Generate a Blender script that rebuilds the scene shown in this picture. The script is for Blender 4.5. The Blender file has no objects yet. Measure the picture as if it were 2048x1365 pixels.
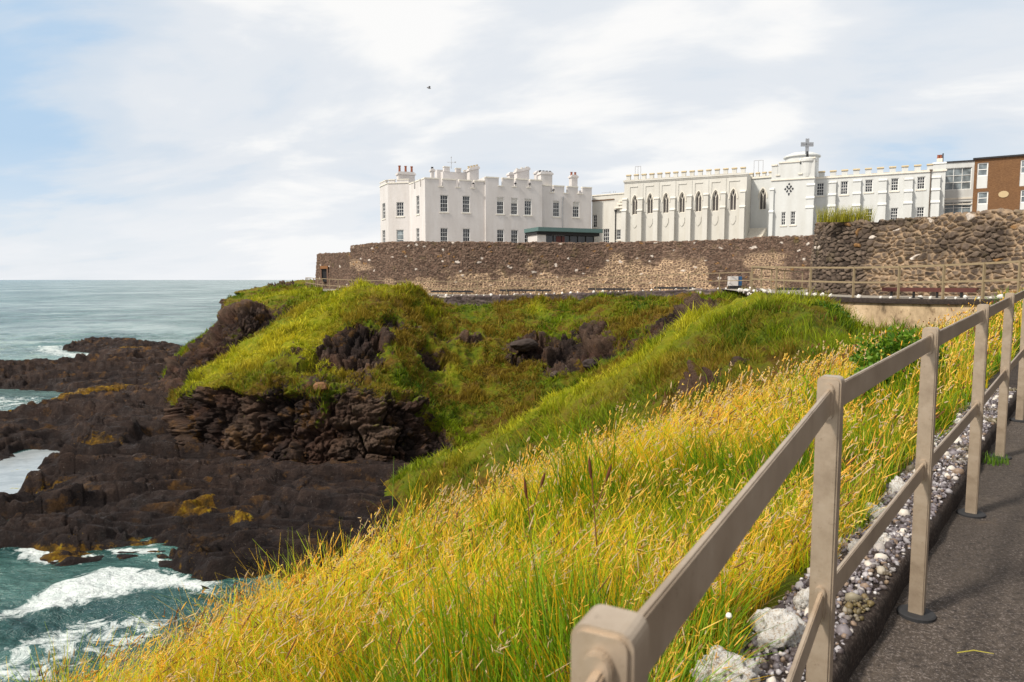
import bpy, math, random
import numpy as np
random.seed(7); RNG = np.random.default_rng(11)
SC = bpy.context.scene
COL = SC.collection

# ------------------------------------------------------------------ camera, sky, sun, exposure
F = 1400.0; CX, CY = 1024.0, 682.5
PITCH = math.atan(122.5 / F); CP, SP = math.cos(PITCH), math.sin(PITCH)
cd = bpy.data.cameras.new('camera'); cam = bpy.data.objects.new('camera', cd); COL.objects.link(cam)
cam.location = (0, 0, 0); cam.rotation_euler = (math.pi/2 - PITCH, 0, 0)
cd.sensor_width = 36; cd.lens = F/2048*36; cd.clip_start = 0.05; cd.clip_end = 60000
cd.dof.use_dof = True; cd.dof.focus_distance = 9; cd.dof.aperture_fstop = 8
SC.camera = cam

SUN_AZ, SUN_EL = math.radians(-119), math.radians(46)   # azimuth from +Y, clockwise
SV = (math.sin(SUN_AZ)*math.cos(SUN_EL), math.cos(SUN_AZ)*math.cos(SUN_EL), math.sin(SUN_EL))
world = bpy.data.worlds.new("World"); SC.world = world; world.use_nodes = True
def build_world():
    nt = world.node_tree; N = nt.nodes; L = nt.links; N.clear()
    out = N.new('ShaderNodeOutputWorld'); bg1 = N.new('ShaderNodeBackground'); bg2 = N.new('ShaderNodeBackground')
    sky = N.new('ShaderNodeTexSky'); sky.sky_type = 'NISHITA'; sky.sun_disc = False
    sky.sun_elevation = SUN_EL; sky.sun_rotation = SUN_AZ; sky.altitude = 10
    L.new(sky.outputs[0], bg1.inputs[0]); bg1.inputs[1].default_value = 0.12
    tc = N.new('ShaderNodeTexCoord'); sep = N.new('ShaderNodeSeparateXYZ'); L.new(tc.outputs['Generated'], sep.inputs[0])
    def M(op, a, b=None, c=None):
        n = N.new('ShaderNodeMath'); n.operation = op
        for i, v in enumerate((a, b, c)):
            if v is None: continue
            if isinstance(v, (int, float)): n.inputs[i].default_value = v
            else: L.new(v, n.inputs[i])
        return n.outputs[0]
    z = M('MAXIMUM', sep.outputs[2], 0.0)
    den = M('ADD', z, 0.22)
    px = M('DIVIDE', sep.outputs[0], den); py = M('DIVIDE', sep.outputs[1], den)
    cb = N.new('ShaderNodeCombineXYZ'); L.new(M('ADD', M('MULTIPLY', px, 0.85), M('MULTIPLY', py, 0.35)), cb.inputs[0]); L.new(M('MULTIPLY', py, 1.25), cb.inputs[1])
    def noise(scale, detail, rough, off, dist=0.3):
        mp = N.new('ShaderNodeMapping'); mp.inputs['Location'].default_value = off; L.new(cb.outputs[0], mp.inputs[0])
        n = N.new('ShaderNodeTexNoise'); n.inputs['Scale'].default_value = scale; n.inputs['Detail'].default_value = detail
        n.inputs['Roughness'].default_value = rough; n.inputs['Distortion'].default_value = dist
        L.new(mp.outputs[0], n.inputs['Vector']); return n.outputs[0]
    def ramp(fac, stops):
        r = N.new('ShaderNodeValToRGB'); e = r.color_ramp.elements
        while len(e) < len(stops): e.new(0.5)
        for k, (p, c) in enumerate(stops):
            e[k].position = p; e[k].color = (c if isinstance(c, tuple) else (c, c, c)) + (1,)
        r.color_ramp.interpolation = 'EASE'; L.new(fac, r.inputs[0]); return r.outputs[0]
    n1 = noise(0.75, 6, 0.5, (3.1, 7.7, 0)); n2 = noise(1.6, 8, 0.55, (11.3, 2.4, 0))
    # directional soft masks: where the cloud deck thins
    def spot(px_, py_, rad):
        dy = (CY-py_)/F; v = np.array([(px_-CX)/F, CP+dy*SP, -SP+dy*CP]); v /= np.linalg.norm(v)
        d = N.new('ShaderNodeVectorMath'); d.operation = 'DOT_PRODUCT'; L.new(tc.outputs['Generated'], d.inputs[0]); d.inputs[1].default_value = v
        mr = N.new('ShaderNodeMapRange'); mr.interpolation_type = 'SMOOTHERSTEP'; L.new(d.outputs['Value'], mr.inputs[0])
        mr.inputs[1].default_value = math.cos(rad); mr.inputs[2].default_value = 1.0; mr.inputs[3].default_value = 0; mr.inputs[4].default_value = 1
        return mr.outputs[0]
    thin = M('ADD', M('ADD', M('MULTIPLY', spot(-40, 240, 0.30), 0.80), M('MULTIPLY', spot(150, 300, 0.30), 0.35)), M('ADD', M('MULTIPLY', spot(1180, 60, 0.28), 0.5), M('MULTIPLY', spot(2040, 130, 0.30), 0.8)))
    cov = M('ADD', M('MULTIPLY', n1, 0.72), M('MULTIPLY', n2, 0.56))
    cov = M('SUBTRACT', cov, 0.075)
    cov = M('SUBTRACT', cov, M('MULTIPLY', thin, 0.2))
    cc = ramp(cov, [(0.30, (0.46, 0.62, 0.80)), (0.40, (0.64, 0.71, 0.79)), (0.50, (0.73, 0.765, 0.81)), (0.61, (0.91, 0.905, 0.895))])
    # haze: near the horizon the cloud is an even pale white
    mh = N.new('ShaderNodeMapRange'); L.new(sep.outputs[2], mh.inputs[0]); mh.inputs[1].default_value = 0.0; mh.inputs[2].default_value = 0.16
    mh.inputs[3].default_value = 1; mh.inputs[4].default_value = 0
    mx = N.new('ShaderNodeMix'); mx.data_type = 'RGBA'; L.new(M('MULTIPLY', mh.outputs[0], 0.7), mx.inputs[0]); L.new(cc, mx.inputs[6]); mx.inputs[7].default_value = (0.86, 0.87, 0.89, 1)
    L.new(mx.outputs[2], bg2.inputs[0]); bg2.inputs[1].default_value = 0.93
    ms = N.new('ShaderNodeMixShader'); L.new(ramp(cov, [(0.28, 0.9), (0.5, 0.98)]), ms.inputs[0])
    L.new(bg1.outputs[0], ms.inputs[1]); L.new(bg2.outputs[0], ms.inputs[2]); L.new(ms.outputs[0], out.inputs[0])
build_world()
sd_ = bpy.data.lights.new('sun', 'SUN'); sun = bpy.data.objects.new('sun', sd_); COL.objects.link(sun)
sd_.energy = 4.0; sd_.angle = math.radians(7); sd_.color = (1.0, 0.93, 0.82)
from mathutils import Vector, Matrix
sun.rotation_euler = Vector(SV).to_track_quat('Z', 'Y').to_euler()
SC.view_settings.view_transform = 'Standard'; SC.view_settings.look = 'None'
SC.view_settings.exposure = 0.22; SC.view_settings.gamma = 1.0
SC.cycles.max_bounces = 6; SC.cycles.diffuse_bounces = 2; SC.cycles.glossy_bounces = 2
SC.cycles.transmission_bounces = 2; SC.cycles.transparent_max_bounces = 6

SEA = -10.0
# ------------------------------------------------------------------ helpers
def W(px, py, d):
    """world point at forward distance d that the photograph shows at (px, py)"""
    dy = (CY-np.asarray(py, float))/F; Yd = CP+dy*SP; k = d/Yd
    return np.stack(np.broadcast_arrays((np.asarray(px, float)-CX)/F*k, np.asarray(d, float)*1.0, (-SP+dy*CP)*k), -1)
def plane(px, py, z=SEA):
    dy = (CY-np.asarray(py, float))/F; zz = -SP+dy*CP; k = z/zz
    return np.stack([(np.asarray(px, float)-CX)/F*k, (CP+dy*SP)*k, np.full(np.shape(k), z)], -1)
def wv(px, py, d): return tuple(float(v) for v in W(px, py, d))

def _h(ix, iy, iz, seed):
    h = (ix.astype(np.int64)*374761393 + iy.astype(np.int64)*668265263 + iz.astype(np.int64)*2147483647 + seed*974711) & 0xffffffff
    h = ((h ^ (h >> 13))*1274126177) & 0xffffffff; h = ((h ^ (h >> 16))*2246822519) & 0xffffffff
    return ((h ^ (h >> 15)) & 0xffffff)/float(0xffffff)
def vnoise(P, seed=0):
    I = np.floor(P); f = P-I; I = I.astype(np.int64); u = f*f*f*(f*(f*6-15)+10); r = 0
    for a in (0, 1):
        for b in (0, 1):
            for c in (0, 1):
                w = (u[..., 0] if a else 1-u[..., 0])*(u[..., 1] if b else 1-u[..., 1])*(u[..., 2] if c else 1-u[..., 2])
                r = r + w*_h(I[..., 0]+a, I[..., 1]+b, I[..., 2]+c, seed)
    return r*2-1
def fbm(P, octv=4, seed=0, rough=0.5):
    r = 0; a = 1.0; t = 0
    for o in range(octv):
        r = r+a*vnoise(P*(2.03**o)+o*17.3, seed+o); t += a; a *= rough
    return r/t
def worley(P, seed=0, jit=0.9):
    I = np.floor(P).astype(np.int64); f1 = np.full(P.shape[:-1], 9.0); f2 = f1.copy(); cid = np.zeros(P.shape[:-1])
    for a in (-1, 0, 1):
        for b in (-1, 0, 1):
            for c in (-1, 0, 1):
                J = I+np.array([a, b, c]); x, y, z = J[..., 0], J[..., 1], J[..., 2]
                q = np.stack([x+.5+jit*(_h(x, y, z, seed)-.5), y+.5+jit*(_h(x, y, z, seed+1)-.5), z+.5+jit*(_h(x, y, z, seed+2)-.5)], -1)
                d = np.sqrt(((P-q)**2).sum(-1)); n = d < f1
                f2 = np.where(n, f1, np.minimum(f2, d)); cid = np.where(n, _h(x, y, z, seed+3), cid); f1 = np.where(n, d, f1)
    return f1, f2, cid
def worley2(P, seed=0, jit=0.85):
    I = np.floor(P).astype(np.int64); f1 = np.full(P.shape[:-1], 9.0); f2 = f1.copy(); cid = np.zeros(P.shape[:-1])
    for a in (-1, 0, 1):
        for b in (-1, 0, 1):
            x = I[..., 0]+a; y = I[..., 1]+b; z = x*0
            qx = x+.5+jit*(_h(x, y, z, seed)-.5); qy = y+.5+jit*(_h(x, y, z, seed+1)-.5)
            d = np.sqrt((P[..., 0]-qx)**2+(P[..., 1]-qy)**2); n = d < f1
            f2 = np.where(n, f1, np.minimum(f2, d)); cid = np.where(n, _h(x, y, z, seed+3), cid); f1 = np.where(n, d, f1)
    return f1, f2, cid
def sstep(a, b, x): t = np.clip((x-a)/(b-a), 0, 1); return t*t*(3-2*t)

def mat(name, color=(.5, .5, .5), rough=.8, spec=.3, metal=0):
    m = bpy.data.materials.new(name); m.use_nodes = True; b = m.node_tree.nodes['Principled BSDF']
    b.inputs['Base Color'].default_value = tuple(color)+(1,); b.inputs['Roughness'].default_value = rough
    b.inputs['Metallic'].default_value = metal; b.inputs['Specular IOR Level'].default_value = spec
    return m
class NB:
    """small node-building helper"""
    def __init__(s, m): s.nt = m.node_tree; s.N = s.nt.nodes; s.L = s.nt.links; s.b = s.N['Principled BSDF']; s.tc = s.N.new('ShaderNodeTexCoord')
    def link(s, a, b): s.L.new(a, b)
    def attr(s, n): a = s.N.new('ShaderNodeAttribute'); a.attribute_name = n; return a
    def noise(s, scale, detail=4, rough=.55, coord='Object', sc=None, dist=0):
        n = s.N.new('ShaderNodeTexNoise'); n.inputs['Scale'].default_value = scale; n.inputs['Detail'].default_value = detail
        n.inputs['Roughness'].default_value = rough; n.inputs['Distortion'].default_value = dist
        v = s.tc.outputs[coord]
        if sc: mp = s.N.new('ShaderNodeMapping'); mp.inputs['Scale'].default_value = sc; s.L.new(v, mp.inputs[0]); v = mp.outputs[0]
        s.L.new(v, n.inputs['Vector']); return n.outputs[0]
    def ramp(s, fac, stops, interp='LINEAR'):
        r = s.N.new('ShaderNodeValToRGB'); e = r.color_ramp.elements; r.color_ramp.interpolation = interp
        while len(e) < len(stops): e.new(0.5)
        for k, (p, c) in enumerate(stops): e[k].position = p; e[k].color = (c if isinstance(c, tuple) else (c, c, c))+(1,)
        s.L.new(fac, r.inputs[0]); return r.outputs[0]
    def mix(s, fac, a, b, mode='MIX'):
        n = s.N.new('ShaderNodeMix'); n.data_type = 'RGBA'; n.blend_type = mode
        for v, i in ((fac, 0), (a, 6), (b, 7)):
            if isinstance(v, (int, float)): n.inputs[i].default_value = v
            elif isinstance(v, tuple): n.inputs[i].default_value = v+(1,)
            else: s.L.new(v, n.inputs[i])
        return n.outputs[2]
    def math(s, op, a, b=None):
        n = s.N.new('ShaderNodeMath'); n.operation = op
        for i, v in enumerate((a, b)):
            if v is None: continue
            if isinstance(v, (int, float)): n.inputs[i].default_value = v
            else: s.L.new(v, n.inputs[i])
        return n.outputs[0]
    def bump(s, h, strength=.5, dist=.02):
        n = s.N.new('ShaderNodeBump'); n.inputs['Strength'].default_value = strength; n.inputs['Distance'].default_value = dist
        s.L.new(h, n.inputs['Height']); s.L.new(n.outputs[0], s.b.inputs['Normal']); return n
    def color(s, c): s.L.new(c, s.b.inputs['Base Color'])

def props(o, label=None, cat=None, group=None, kind=None):
    if label: o['label'] = label
    if cat: o['category'] = cat
    if group: o['group'] = group
    if kind: o['kind'] = kind
    return o
def thing(name, label, cat, loc=(0, 0, 0), group=None):
    o = bpy.data.objects.new(name, None); COL.objects.link(o); o.location = loc; o.empty_display_size = .3
    return props(o, label, cat, group)
def world_origin(p):
    v = Vector((0, 0, 0))
    while p is not None: v = v+p.location; p = p.parent
    return v
def link(name, me, m, parent=None, loc=None):
    o = bpy.data.objects.new(name, me); COL.objects.link(o)
    if m is not None: me.materials.append(m)
    if parent is not None: o.parent = parent
    if loc is not None: o.location = loc
    return o
class MB:
    """collects faces in world coordinates (optionally through a facade frame) and links them as ONE mesh"""
    def __init__(s, fr=None): s.v = []; s.f = []; s.fr = fr
    def T(s, p): return s.fr.T(*p) if s.fr else p
    def poly(s, pts): n = len(s.v); s.v += [s.T(p) for p in pts]; s.f.append(tuple(range(n, n+len(pts))))
    def box(s, x0, x1, y0, y1, z0, z1):
        if x0 > x1: x0, x1 = x1, x0
        if y0 > y1: y0, y1 = y1, y0
        if z0 > z1: z0, z1 = z1, z0
        n = len(s.v); s.v += [s.T(p) for p in ((x0, y0, z0), (x1, y0, z0), (x1, y1, z0), (x0, y1, z0), (x0, y0, z1), (x1, y0, z1), (x1, y1, z1), (x0, y1, z1))]
        s.f += [tuple(n+i for i in q) for q in ((0, 3, 2, 1), (4, 5, 6, 7), (0, 1, 5, 4), (1, 2, 6, 5), (2, 3, 7, 6), (3, 0, 4, 7))]
    def prism(s, pts, y0, y1):
        """polygon given in (x,z), extruded in y"""
        n = len(s.v); k = len(pts)
        s.v += [s.T((x, y0, z)) for x, z in pts]+[s.T((x, y1, z)) for x, z in pts]
        s.f.append(tuple(n+i for i in range(k))); s.f.append(tuple(n+k+i for i in reversed(range(k))))
        s.f += [(n+i, n+k+i, n+k+(i+1) % k, n+(i+1) % k) for i in range(k)]
    def xprism(s, pts, x0, x1):
        """polygon given in (y,z), extruded in x"""
        n = len(s.v); k = len(pts)
        s.v += [s.T((x0, y, z)) for y, z in pts]+[s.T((x1, y, z)) for y, z in pts]
        s.f.append(tuple(n+i for i in range(k))); s.f.append(tuple(n+k+i for i in reversed(range(k))))
        s.f += [(n+i, n+k+i, n+k+(i+1) % k, n+(i+1) % k) for i in range(k)]
    def rings(s, rings_, cap=True):
        n = len(s.v); k = len(rings_[0])
        for r in rings_: s.v += [s.T(p) for p in r]
        for j in range(len(rings_)-1):
            for i in range(k): s.f.append((n+j*k+i, n+j*k+(i+1) % k, n+(j+1)*k+(i+1) % k, n+(j+1)*k+i))
        if cap: s.f.append(tuple(n+i for i in reversed(range(k)))); s.f.append(tuple(n+(len(rings_)-1)*k+i for i in range(k)))
    def lathe(s, cx, cy, prof, seg=16):
        s.rings([[(cx+r*math.cos(2*math.pi*i/seg), cy+r*math.sin(2*math.pi*i/seg), z) for i in range(seg)] for r, z in prof])
    def tube(s, a, b, r, seg=6, r2=None):
        a = Vector(a); b = Vector(b); d = (b-a).normalized(); q = d.to_track_quat('Z', 'Y'); r2 = r if r2 is None else r2
        s.rings([[tuple(c+q @ Vector((rr*math.cos(2*math.pi*i/seg), rr*math.sin(2*math.pi*i/seg), 0))) for i in range(seg)] for c, rr in ((a, r), (b, r2))])
    def bar(s, a, b, w, h):
        """flat bar from a to b: w across (horizontal), h tall"""
        a = Vector(a); b = Vector(b); d = b-a; n = Vector((-d.y, d.x, 0)).normalized()*w/2; u = Vector((0, 0, h/2))
        s.rings([[tuple(c+n*i+u*j) for i, j in ((-1, -1), (1, -1), (1, 1), (-1, 1))] for c in (a, b)])
    def build(s, name, m, parent=None, origin=None, bevel=0, smooth=False):
        o0 = world_origin(parent)
        loc = Vector(origin) if origin is not None else o0
        me = bpy.data.meshes.new(name); me.from_pydata([tuple(Vector(v)-loc) for v in s.v], [], s.f)
        me.validate(); import bmesh
        bm = bmesh.new(); bm.from_mesh(me); bmesh.ops.recalc_face_normals(bm, faces=bm.faces)
        if bevel:
            bmesh.ops.remove_doubles(bm, verts=bm.verts, dist=1e-5)
            bmesh.ops.bevel(bm, geom=[e for e in bm.edges if e.is_manifold and e.calc_face_angle(0) > .5], offset=bevel, segments=2, affect='EDGES', clamp_overlap=True)
        bm.to_mesh(me); bm.free()
        if smooth:
            for p in me.polygons: p.use_smooth = True
        return link(name, me, m, parent, loc-o0)

def np_mesh(name, V, Fq, m, attrs=None, smooth=True, parent=None):
    """V (n,3), Fq (k,4) quads"""
    V = np.ascontiguousarray(V, dtype=np.float32); Fq = np.ascontiguousarray(Fq, dtype=np.int32)
    me = bpy.data.meshes.new(name); me.vertices.add(len(V)); me.vertices.foreach_set('co', V.ravel())
    k = Fq.shape[1]; me.loops.add(len(Fq)*k); me.loops.foreach_set('vertex_index', Fq.ravel())
    me.polygons.add(len(Fq)); me.polygons.foreach_set('loop_start', np.arange(0, len(Fq)*k, k, dtype=np.int32))
    me.polygons.foreach_set('loop_total', np.full(len(Fq), k, dtype=np.int32))
    if smooth: me.polygons.foreach_set('use_smooth', np.ones(len(Fq), dtype=bool))
    for an, a in (attrs or {}).items():
        a = np.asarray(a, dtype=np.float32)
        if a.ndim == 1: at = me.attributes.new(an, 'FLOAT', 'POINT'); at.data.foreach_set('value', np.ascontiguousarray(a))
        else:
            at = me.attributes.new(an, 'FLOAT_COLOR', 'POINT')
            at.data.foreach_set('color', np.ascontiguousarray(np.concatenate([a, np.ones((len(a), 1), np.float32)], 1)).ravel())
    me.update(); me.validate()
    return link(name, me, m, parent)
def grid_faces(nu, nv):
    i = np.arange(nu-1)[:, None]*nv+np.arange(nv-1)[None, :]
    return np.stack([i, i+nv, i+nv+1, i+1], -1).reshape(-1, 4)
def grid_normals(P):
    du = np.gradient(P, axis=0); dv = np.gradient(P, axis=1); n = np.cross(du, dv); l = np.linalg.norm(n, axis=-1, keepdims=True)+1e-9
    return n/l
def catmull(C, segs, axis):
    """interpolate control array C along axis, segs = samples per interval"""
    C = np.moveaxis(C, axis, 0); n = len(C); out = []
    ext = np.concatenate([2*C[:1]-C[1:2], C, 2*C[-1:]-C[-2:-1]], 0)
    for i in range(n-1):
        p0, p1, p2, p3 = ext[i], ext[i+1], ext[i+2], ext[i+3]
        m1 = (p2-p0)*.38; m2 = (p3-p1)*.38
        for t in np.arange(segs[i])/segs[i]:
            out.append((2*t**3-3*t*t+1)*p1+(t**3-2*t*t+t)*m1+(-2*t**3+3*t*t)*p2+(t**3-t*t)*m2)
    out.append(C[-1]); return np.moveaxis(np.stack(out), 0, axis)
def sdpoly(x, y, poly):
    """signed distance, positive inside"""
    d = np.full(x.shape, 1e9); ins = np.zeros(x.shape, bool); n = len(poly)
    for i in range(n):
        ax, ay = poly[i][:2]; bx, by = poly[(i+1) % n][:2]; ex, ey = bx-ax, by-ay
        t = np.clip(((x-ax)*ex+(y-ay)*ey)/(ex*ex+ey*ey+1e-12), 0, 1); d = np.minimum(d, (x-ax-t*ex)**2+(y-ay-t*ey)**2)
        if ay != by:
            c = (ay > y) != (by > y); ins ^= c & (x < ex*(y-ay)/ey+ax)
    return np.where(ins, 1, -1)*np.sqrt(d)

# ------------------------------------------------------------------ materials
def m_terrain():
    m = mat('turf_and_rock', rough=.95, spec=.2); n = NB(m)
    rk = n.attr('rock').outputs['Fac']; tint = n.attr('tint').outputs['Fac']; weed = n.attr('weed').outputs['Fac']; dry = n.attr('dry').outputs['Fac']
    g1 = n.noise(.55, 6, .65); g2 = n.noise(3.2, 5, .7); g3 = n.noise(1.7, 6, .7)
    grass = n.ramp(g1, [(.30, (.035, .075, .003)), (.42, (.12, .17, .004)), (.50, (.19, .18, .006)), (.58, (.14, .075, .010)), (.72, (.22, .13, .015))])
    grass = n.mix(n.math('MULTIPLY', n.ramp(g2, [(.35, 0.0), (.65, 1.0)]), .55), grass, (.05, .045, .006))
    grass = n.mix(n.ramp(g3, [(.56, 0.0), (.64, .85)]), grass, (.105, .055, .022)); grass = n.mix(n.ramp(g3, [(.30, .8), (.38, 0.0)]), grass, (.02, .035, .003))
    grass = n.mix(n.math('MULTIPLY', dry, .85), grass, n.ramp(g2, [(.3, (.13, .2, .004)), (.5, (.3, .31, .008)), (.7, (.42, .34, .03))]))
    r1 = n.noise(1.1, 8, .7); r2 = n.noise(9, 6, .75)
    rock = n.ramp(r1, [(.3, (.008, .005, .005)), (.45, (.024, .015, .013)), (.6, (.056, .035, .027)), (.8, (.115, .078, .058))])
    rock = n.mix(n.ramp(r2, [(.48, 0.0), (.85, .5)]), rock, (.11, .08, .062))
    lich = n.noise(.8, 5, .7); rock = n.mix(n.ramp(lich, [(.56, 0.0), (.66, .65)]), rock, (.20, .095, .018)); rock = n.mix(n.ramp(n.noise(.45, 5, .6), [(.45, 0.0), (.62, .5)]), rock, n.mix(n.ramp(n.math('MULTIPLY', rk, .38), [(.5, 0.0), (.9, 1.0)]), (.12, .058, .036), (.046, .027, .020)))
    sp = n.noise(14, 3, .6); rock = n.mix(n.ramp(sp, [(.66, 0.0), (.74, .65)]), rock, (.38, .33, .30))
    rock = n.mix(n.ramp(tint, [(0.0, .65), (.5, 0.0)]), rock, (.008, .006, .007))
    rock = n.mix(n.ramp(tint, [(.5, 0.0), (1.0, .5)]), rock, n.mix(n.ramp(n.math('MULTIPLY', rk, .38), [(.5, 0.0), (.9, 1.0)]), (.19, .125, .085), (.12, .075, .052)))
    e = n.math('ADD', rk, n.math('MULTIPLY', n.math('SUBTRACT', n.noise(4.5, 5, .7), .5), 1.3))
    e = n.math('ADD', e, n.math('MULTIPLY', n.math('SUBTRACT', n.noise(1.15, 4, .6), .5), 1.7))
    c = n.mix(n.ramp(e, [(.42, 0.0), (.58, 1.0)]), grass, rock)
    wc = n.ramp(n.noise(2.2, 6, .7), [(.38, (.05, .03, .006)), (.52, (.15, .075, .006)), (.62, (.28, .17, .008)), (.74, (.48, .40, .01))])
    e2 = n.math('ADD', weed, n.math('MULTIPLY', n.math('SUBTRACT', n.noise(3.5, 5, .7), .5), 1.4))
    c = n.mix(n.ramp(e2, [(.45, 0.0), (.6, .95)]), c, wc)
    wet = n.ramp(n.noise(.9, 4, .6), [(.52, .95), (.66, .45)]); n.L.new(n.mix(n.ramp(n.math('MULTIPLY', rk, .38), [(.5, 0.0), (.9, 1.0)]), (.95, .95, .95), wet), n.b.inputs['Roughness'])
    n.color(c); n.bump(n.math('ADD', n.math('ADD', r2, n.math('MULTIPLY', r1, 2.0)), n.noise(2.6, 8, .8, sc=(.5, 1, 1.8))), 1.0, .16)
    return m
M_TER = m_terrain()
def m_attr(name, rough=.7, transl=0, spec=.2):
    m = mat(name, rough=rough, spec=spec); n = NB(m); c = n.attr('col').outputs['Color']; n.color(c)
    if transl:
        t = n.N.new('ShaderNodeBsdfTranslucent'); n.L.new(c, t.inputs[0]); ms = n.N.new('ShaderNodeMixShader'); ms.inputs[0].default_value = transl
        n.L.new(n.b.outputs[0], ms.inputs[1]); n.L.new(t.outputs[0], ms.inputs[2]); n.L.new(ms.outputs[0], n.N['Material Output'].inputs[0])
    return m
M_GRASS = m_attr('grass_blades', .6, .35); M_LEAF = m_attr('leaves', .5, .3); M_PEB = m_attr('pebbles', .55, 0, .4)
def m_stone():
    m = mat('rubble_masonry', rough=.92, spec=.15); n = NB(m)
    c = n.attr('col').outputs['Color']; mo = n.attr('mortar').outputs['Fac']; lime = n.attr('lime').outputs['Fac']
    s = n.mix(.75, c, n.ramp(n.noise(6, 6, .7), [(.3, .45), (.7, 1.5)]), 'MULTIPLY')
    s = n.mix(n.ramp(n.noise(2.5, 6, .75), [(.60, 0.0), (.68, .55)]), s, (.33, .27, .2))
    s = n.mix(n.ramp(n.noise(.9, 5, .6), [(.58, 0.0), (.72, .5)]), s, (.09, .08, .02))
    mc = n.mix(lime, (.05, .04, .032), n.mix(n.noise(5, 4), (.68, .49, .32), (.50, .35, .22)))
    n.color(n.mix(mo, s, mc)); n.bump(n.noise(12, 6, .7), .7, .04); return m
M_STONE = m_stone()
def m_paint(name, col, dirt=.25, scale=.5, streak=True):
    m = mat(name, col, .75, .25); n = NB(m)
    a = n.noise(scale*2, 6, .6, sc=(1, 1, .22) if streak else None); b = n.noise(scale*7, 5, .65)
    c = n.mix(n.ramp(a, [(.35, 0.0), (.75, dirt)]), tuple(col), tuple(v*.62*k for v, k in zip(col, (1.0, .93, .84))))
    c = n.mix(n.ramp(b, [(.5, 0.0), (.8, dirt*.7)]), c, tuple(v*.75 for v in col)); n.color(c); n.bump(b, .15, .01); return m
M_WHITE = m_paint('white_render', (.62, .59, .575), .45); M_WHITE2 = m_paint('chapel_white_render', (.60, .585, .54), .42)
M_WHITE3 = m_paint('tower_white_render', (.59, .60, .59), .38)
M_TRIM = m_paint('cream_trim', (.74, .70, .62), .45, 2); M_FRAME = mat('window_white_paint', (.75, .75, .73), .5)
def m_glass(name, col=(.015, .016, .02)):
    m = mat(name, col, .04, .5); n = NB(m); n.color(n.ramp(n.noise(1.3, 3, .5), [(.4, tuple(col)), (.7, tuple(v*2.5+.01 for v in col))])); return m
M_GLASS = m_glass('dark_glass'); M_GLASS2 = m_glass('grey_glass', (.12, .14, .15)); M_BLIND = m_paint('window_blind', (.55, .52, .48), .1)
M_LEAD = mat('leaded_glass', (.07, .06, .055), .35, .4)
M_POT = m_paint('terracotta', (.27, .085, .045), .4, 4); M_ROOF = m_paint('flat_roof_felt', (.16, .16, .16), .3); M_GREEN = m_paint('copper_green_fascia', (.10, .165, .16), .3, 3)
M_DARK = m_paint('dark_metal', (.03, .03, .032), .2, 4); M_LICHEN = m_paint('lichened_coping', (.52, .42, .26), .6, 3)
M_METAL = m_paint('grey_galvanised', (.35, .35, .36), .2, 4)
def m_brick():
    m = mat('brown_brick', rough=.9); n = NB(m); a = n.noise(6, 5, .7, sc=(1, 1, 3)); b = n.noise(1.2, 4)
    n.color(n.mix(n.ramp(b, [(.3, 0.0), (.7, .35)]), n.ramp(a, [(.3, (.10, .048, .022)), (.5, (.17, .085, .038)), (.7, (.24, .13, .06))]), (.12, .065, .035))); n.bump(a, .4, .02); return m
M_BRICK = m_brick()
def m_rail():
    m = mat('taupe_painted_steel', (.2, .14, .1), .42, .5, .45); n = NB(m); a = n.noise(7, 6, .7); b = n.noise(60, 4, .7); d = n.noise(2.2, 5, .7, sc=(1, 1, .25))
    c = n.ramp(a, [(.3, (.29, .22, .155)), (.5, (.40, .315, .23)), (.7, (.47, .385, .295))])
    c = n.mix(n.ramp(d, [(.56, 0.0), (.7, .45)]), c, (.15, .095, .05)); c = n.mix(n.ramp(b, [(.62, 0.0), (.72, .5)]), c, (.13, .08, .05))
    n.color(c); n.L.new(n.ramp(a, [(.3, .28), (.7, .48)]), n.b.inputs['Roughness']); n.bump(b, .15, .003); return m
M_RAIL = m_rail(); M_RAIL2 = m_paint('weathered_rail_paint', (.30, .23, .14), .5, 5)
def m_asphalt():
    m = mat('asphalt', rough=.85, spec=.35); n = NB(m); a = n.noise(1.1, 6, .65); b = n.noise(95, 3, .8); c = n.noise(38, 4, .8)
    col = n.ramp(a, [(.3, (.042, .032, .025)), (.52, (.078, .060, .047)), (.7, (.14, .108, .08))])
    col = n.mix(n.ramp(b, [(.52, 0.0), (.62, .8)]), col, (.24, .20, .18)); col = n.mix(n.ramp(c, [(.35, .8), (.5, 0.0)]), col, (.018, .014, .013))
    col = n.mix(n.ramp(n.noise(.55, 5, .6), [(.5, 0.0), (.56, .45)]), col, (.035, .027, .021)); col = n.mix(n.ramp(n.noise(2.4, 6, .75), [(.6, 0.0), (.7, .5)]), col, (.13, .09, .055))
    n.color(col); n.bump(n.math('ADD', b, c), .9, .012); return m
M_ASPH = m_asphalt()
M_PATH = m_paint('pale_path_concrete', (.30, .27, .23), .4, 1, False)
def m_kerb():
    m = mat('kerb_concrete', rough=.9); n = NB(m); a = n.noise(9, 6, .7); b = n.noise(70, 3, .8)
    n.color(n.mix(n.ramp(b, [(.5, 0.0), (.7, .5)]), n.ramp(a, [(.3, (.010, .006, .005)), (.6, (.024, .015, .011)), (.8, (.06, .042, .034))]), (.16, .13, .11))); n.bump(a, .6, .02); return m
M_KERB = m_kerb()
def m_plaster():
    m = mat('stained_plaster', rough=.9); n = NB(m); a = n.noise(1.4, 7, .7, sc=(1, 1, .55)); b = n.noise(3.0, 6, .75)
    c = n.ramp(a, [(.30, (.11, .08, .05)), (.42, (.36, .26, .16)), (.58, (.58, .43, .27)), (.75, (.66, .55, .42))])
    c = n.mix(n.ramp(b, [(.56, 0.0), (.66, .75)]), c, (.10, .055, .025)); n.color(c); n.bump(b, .4, .03); return m
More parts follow.
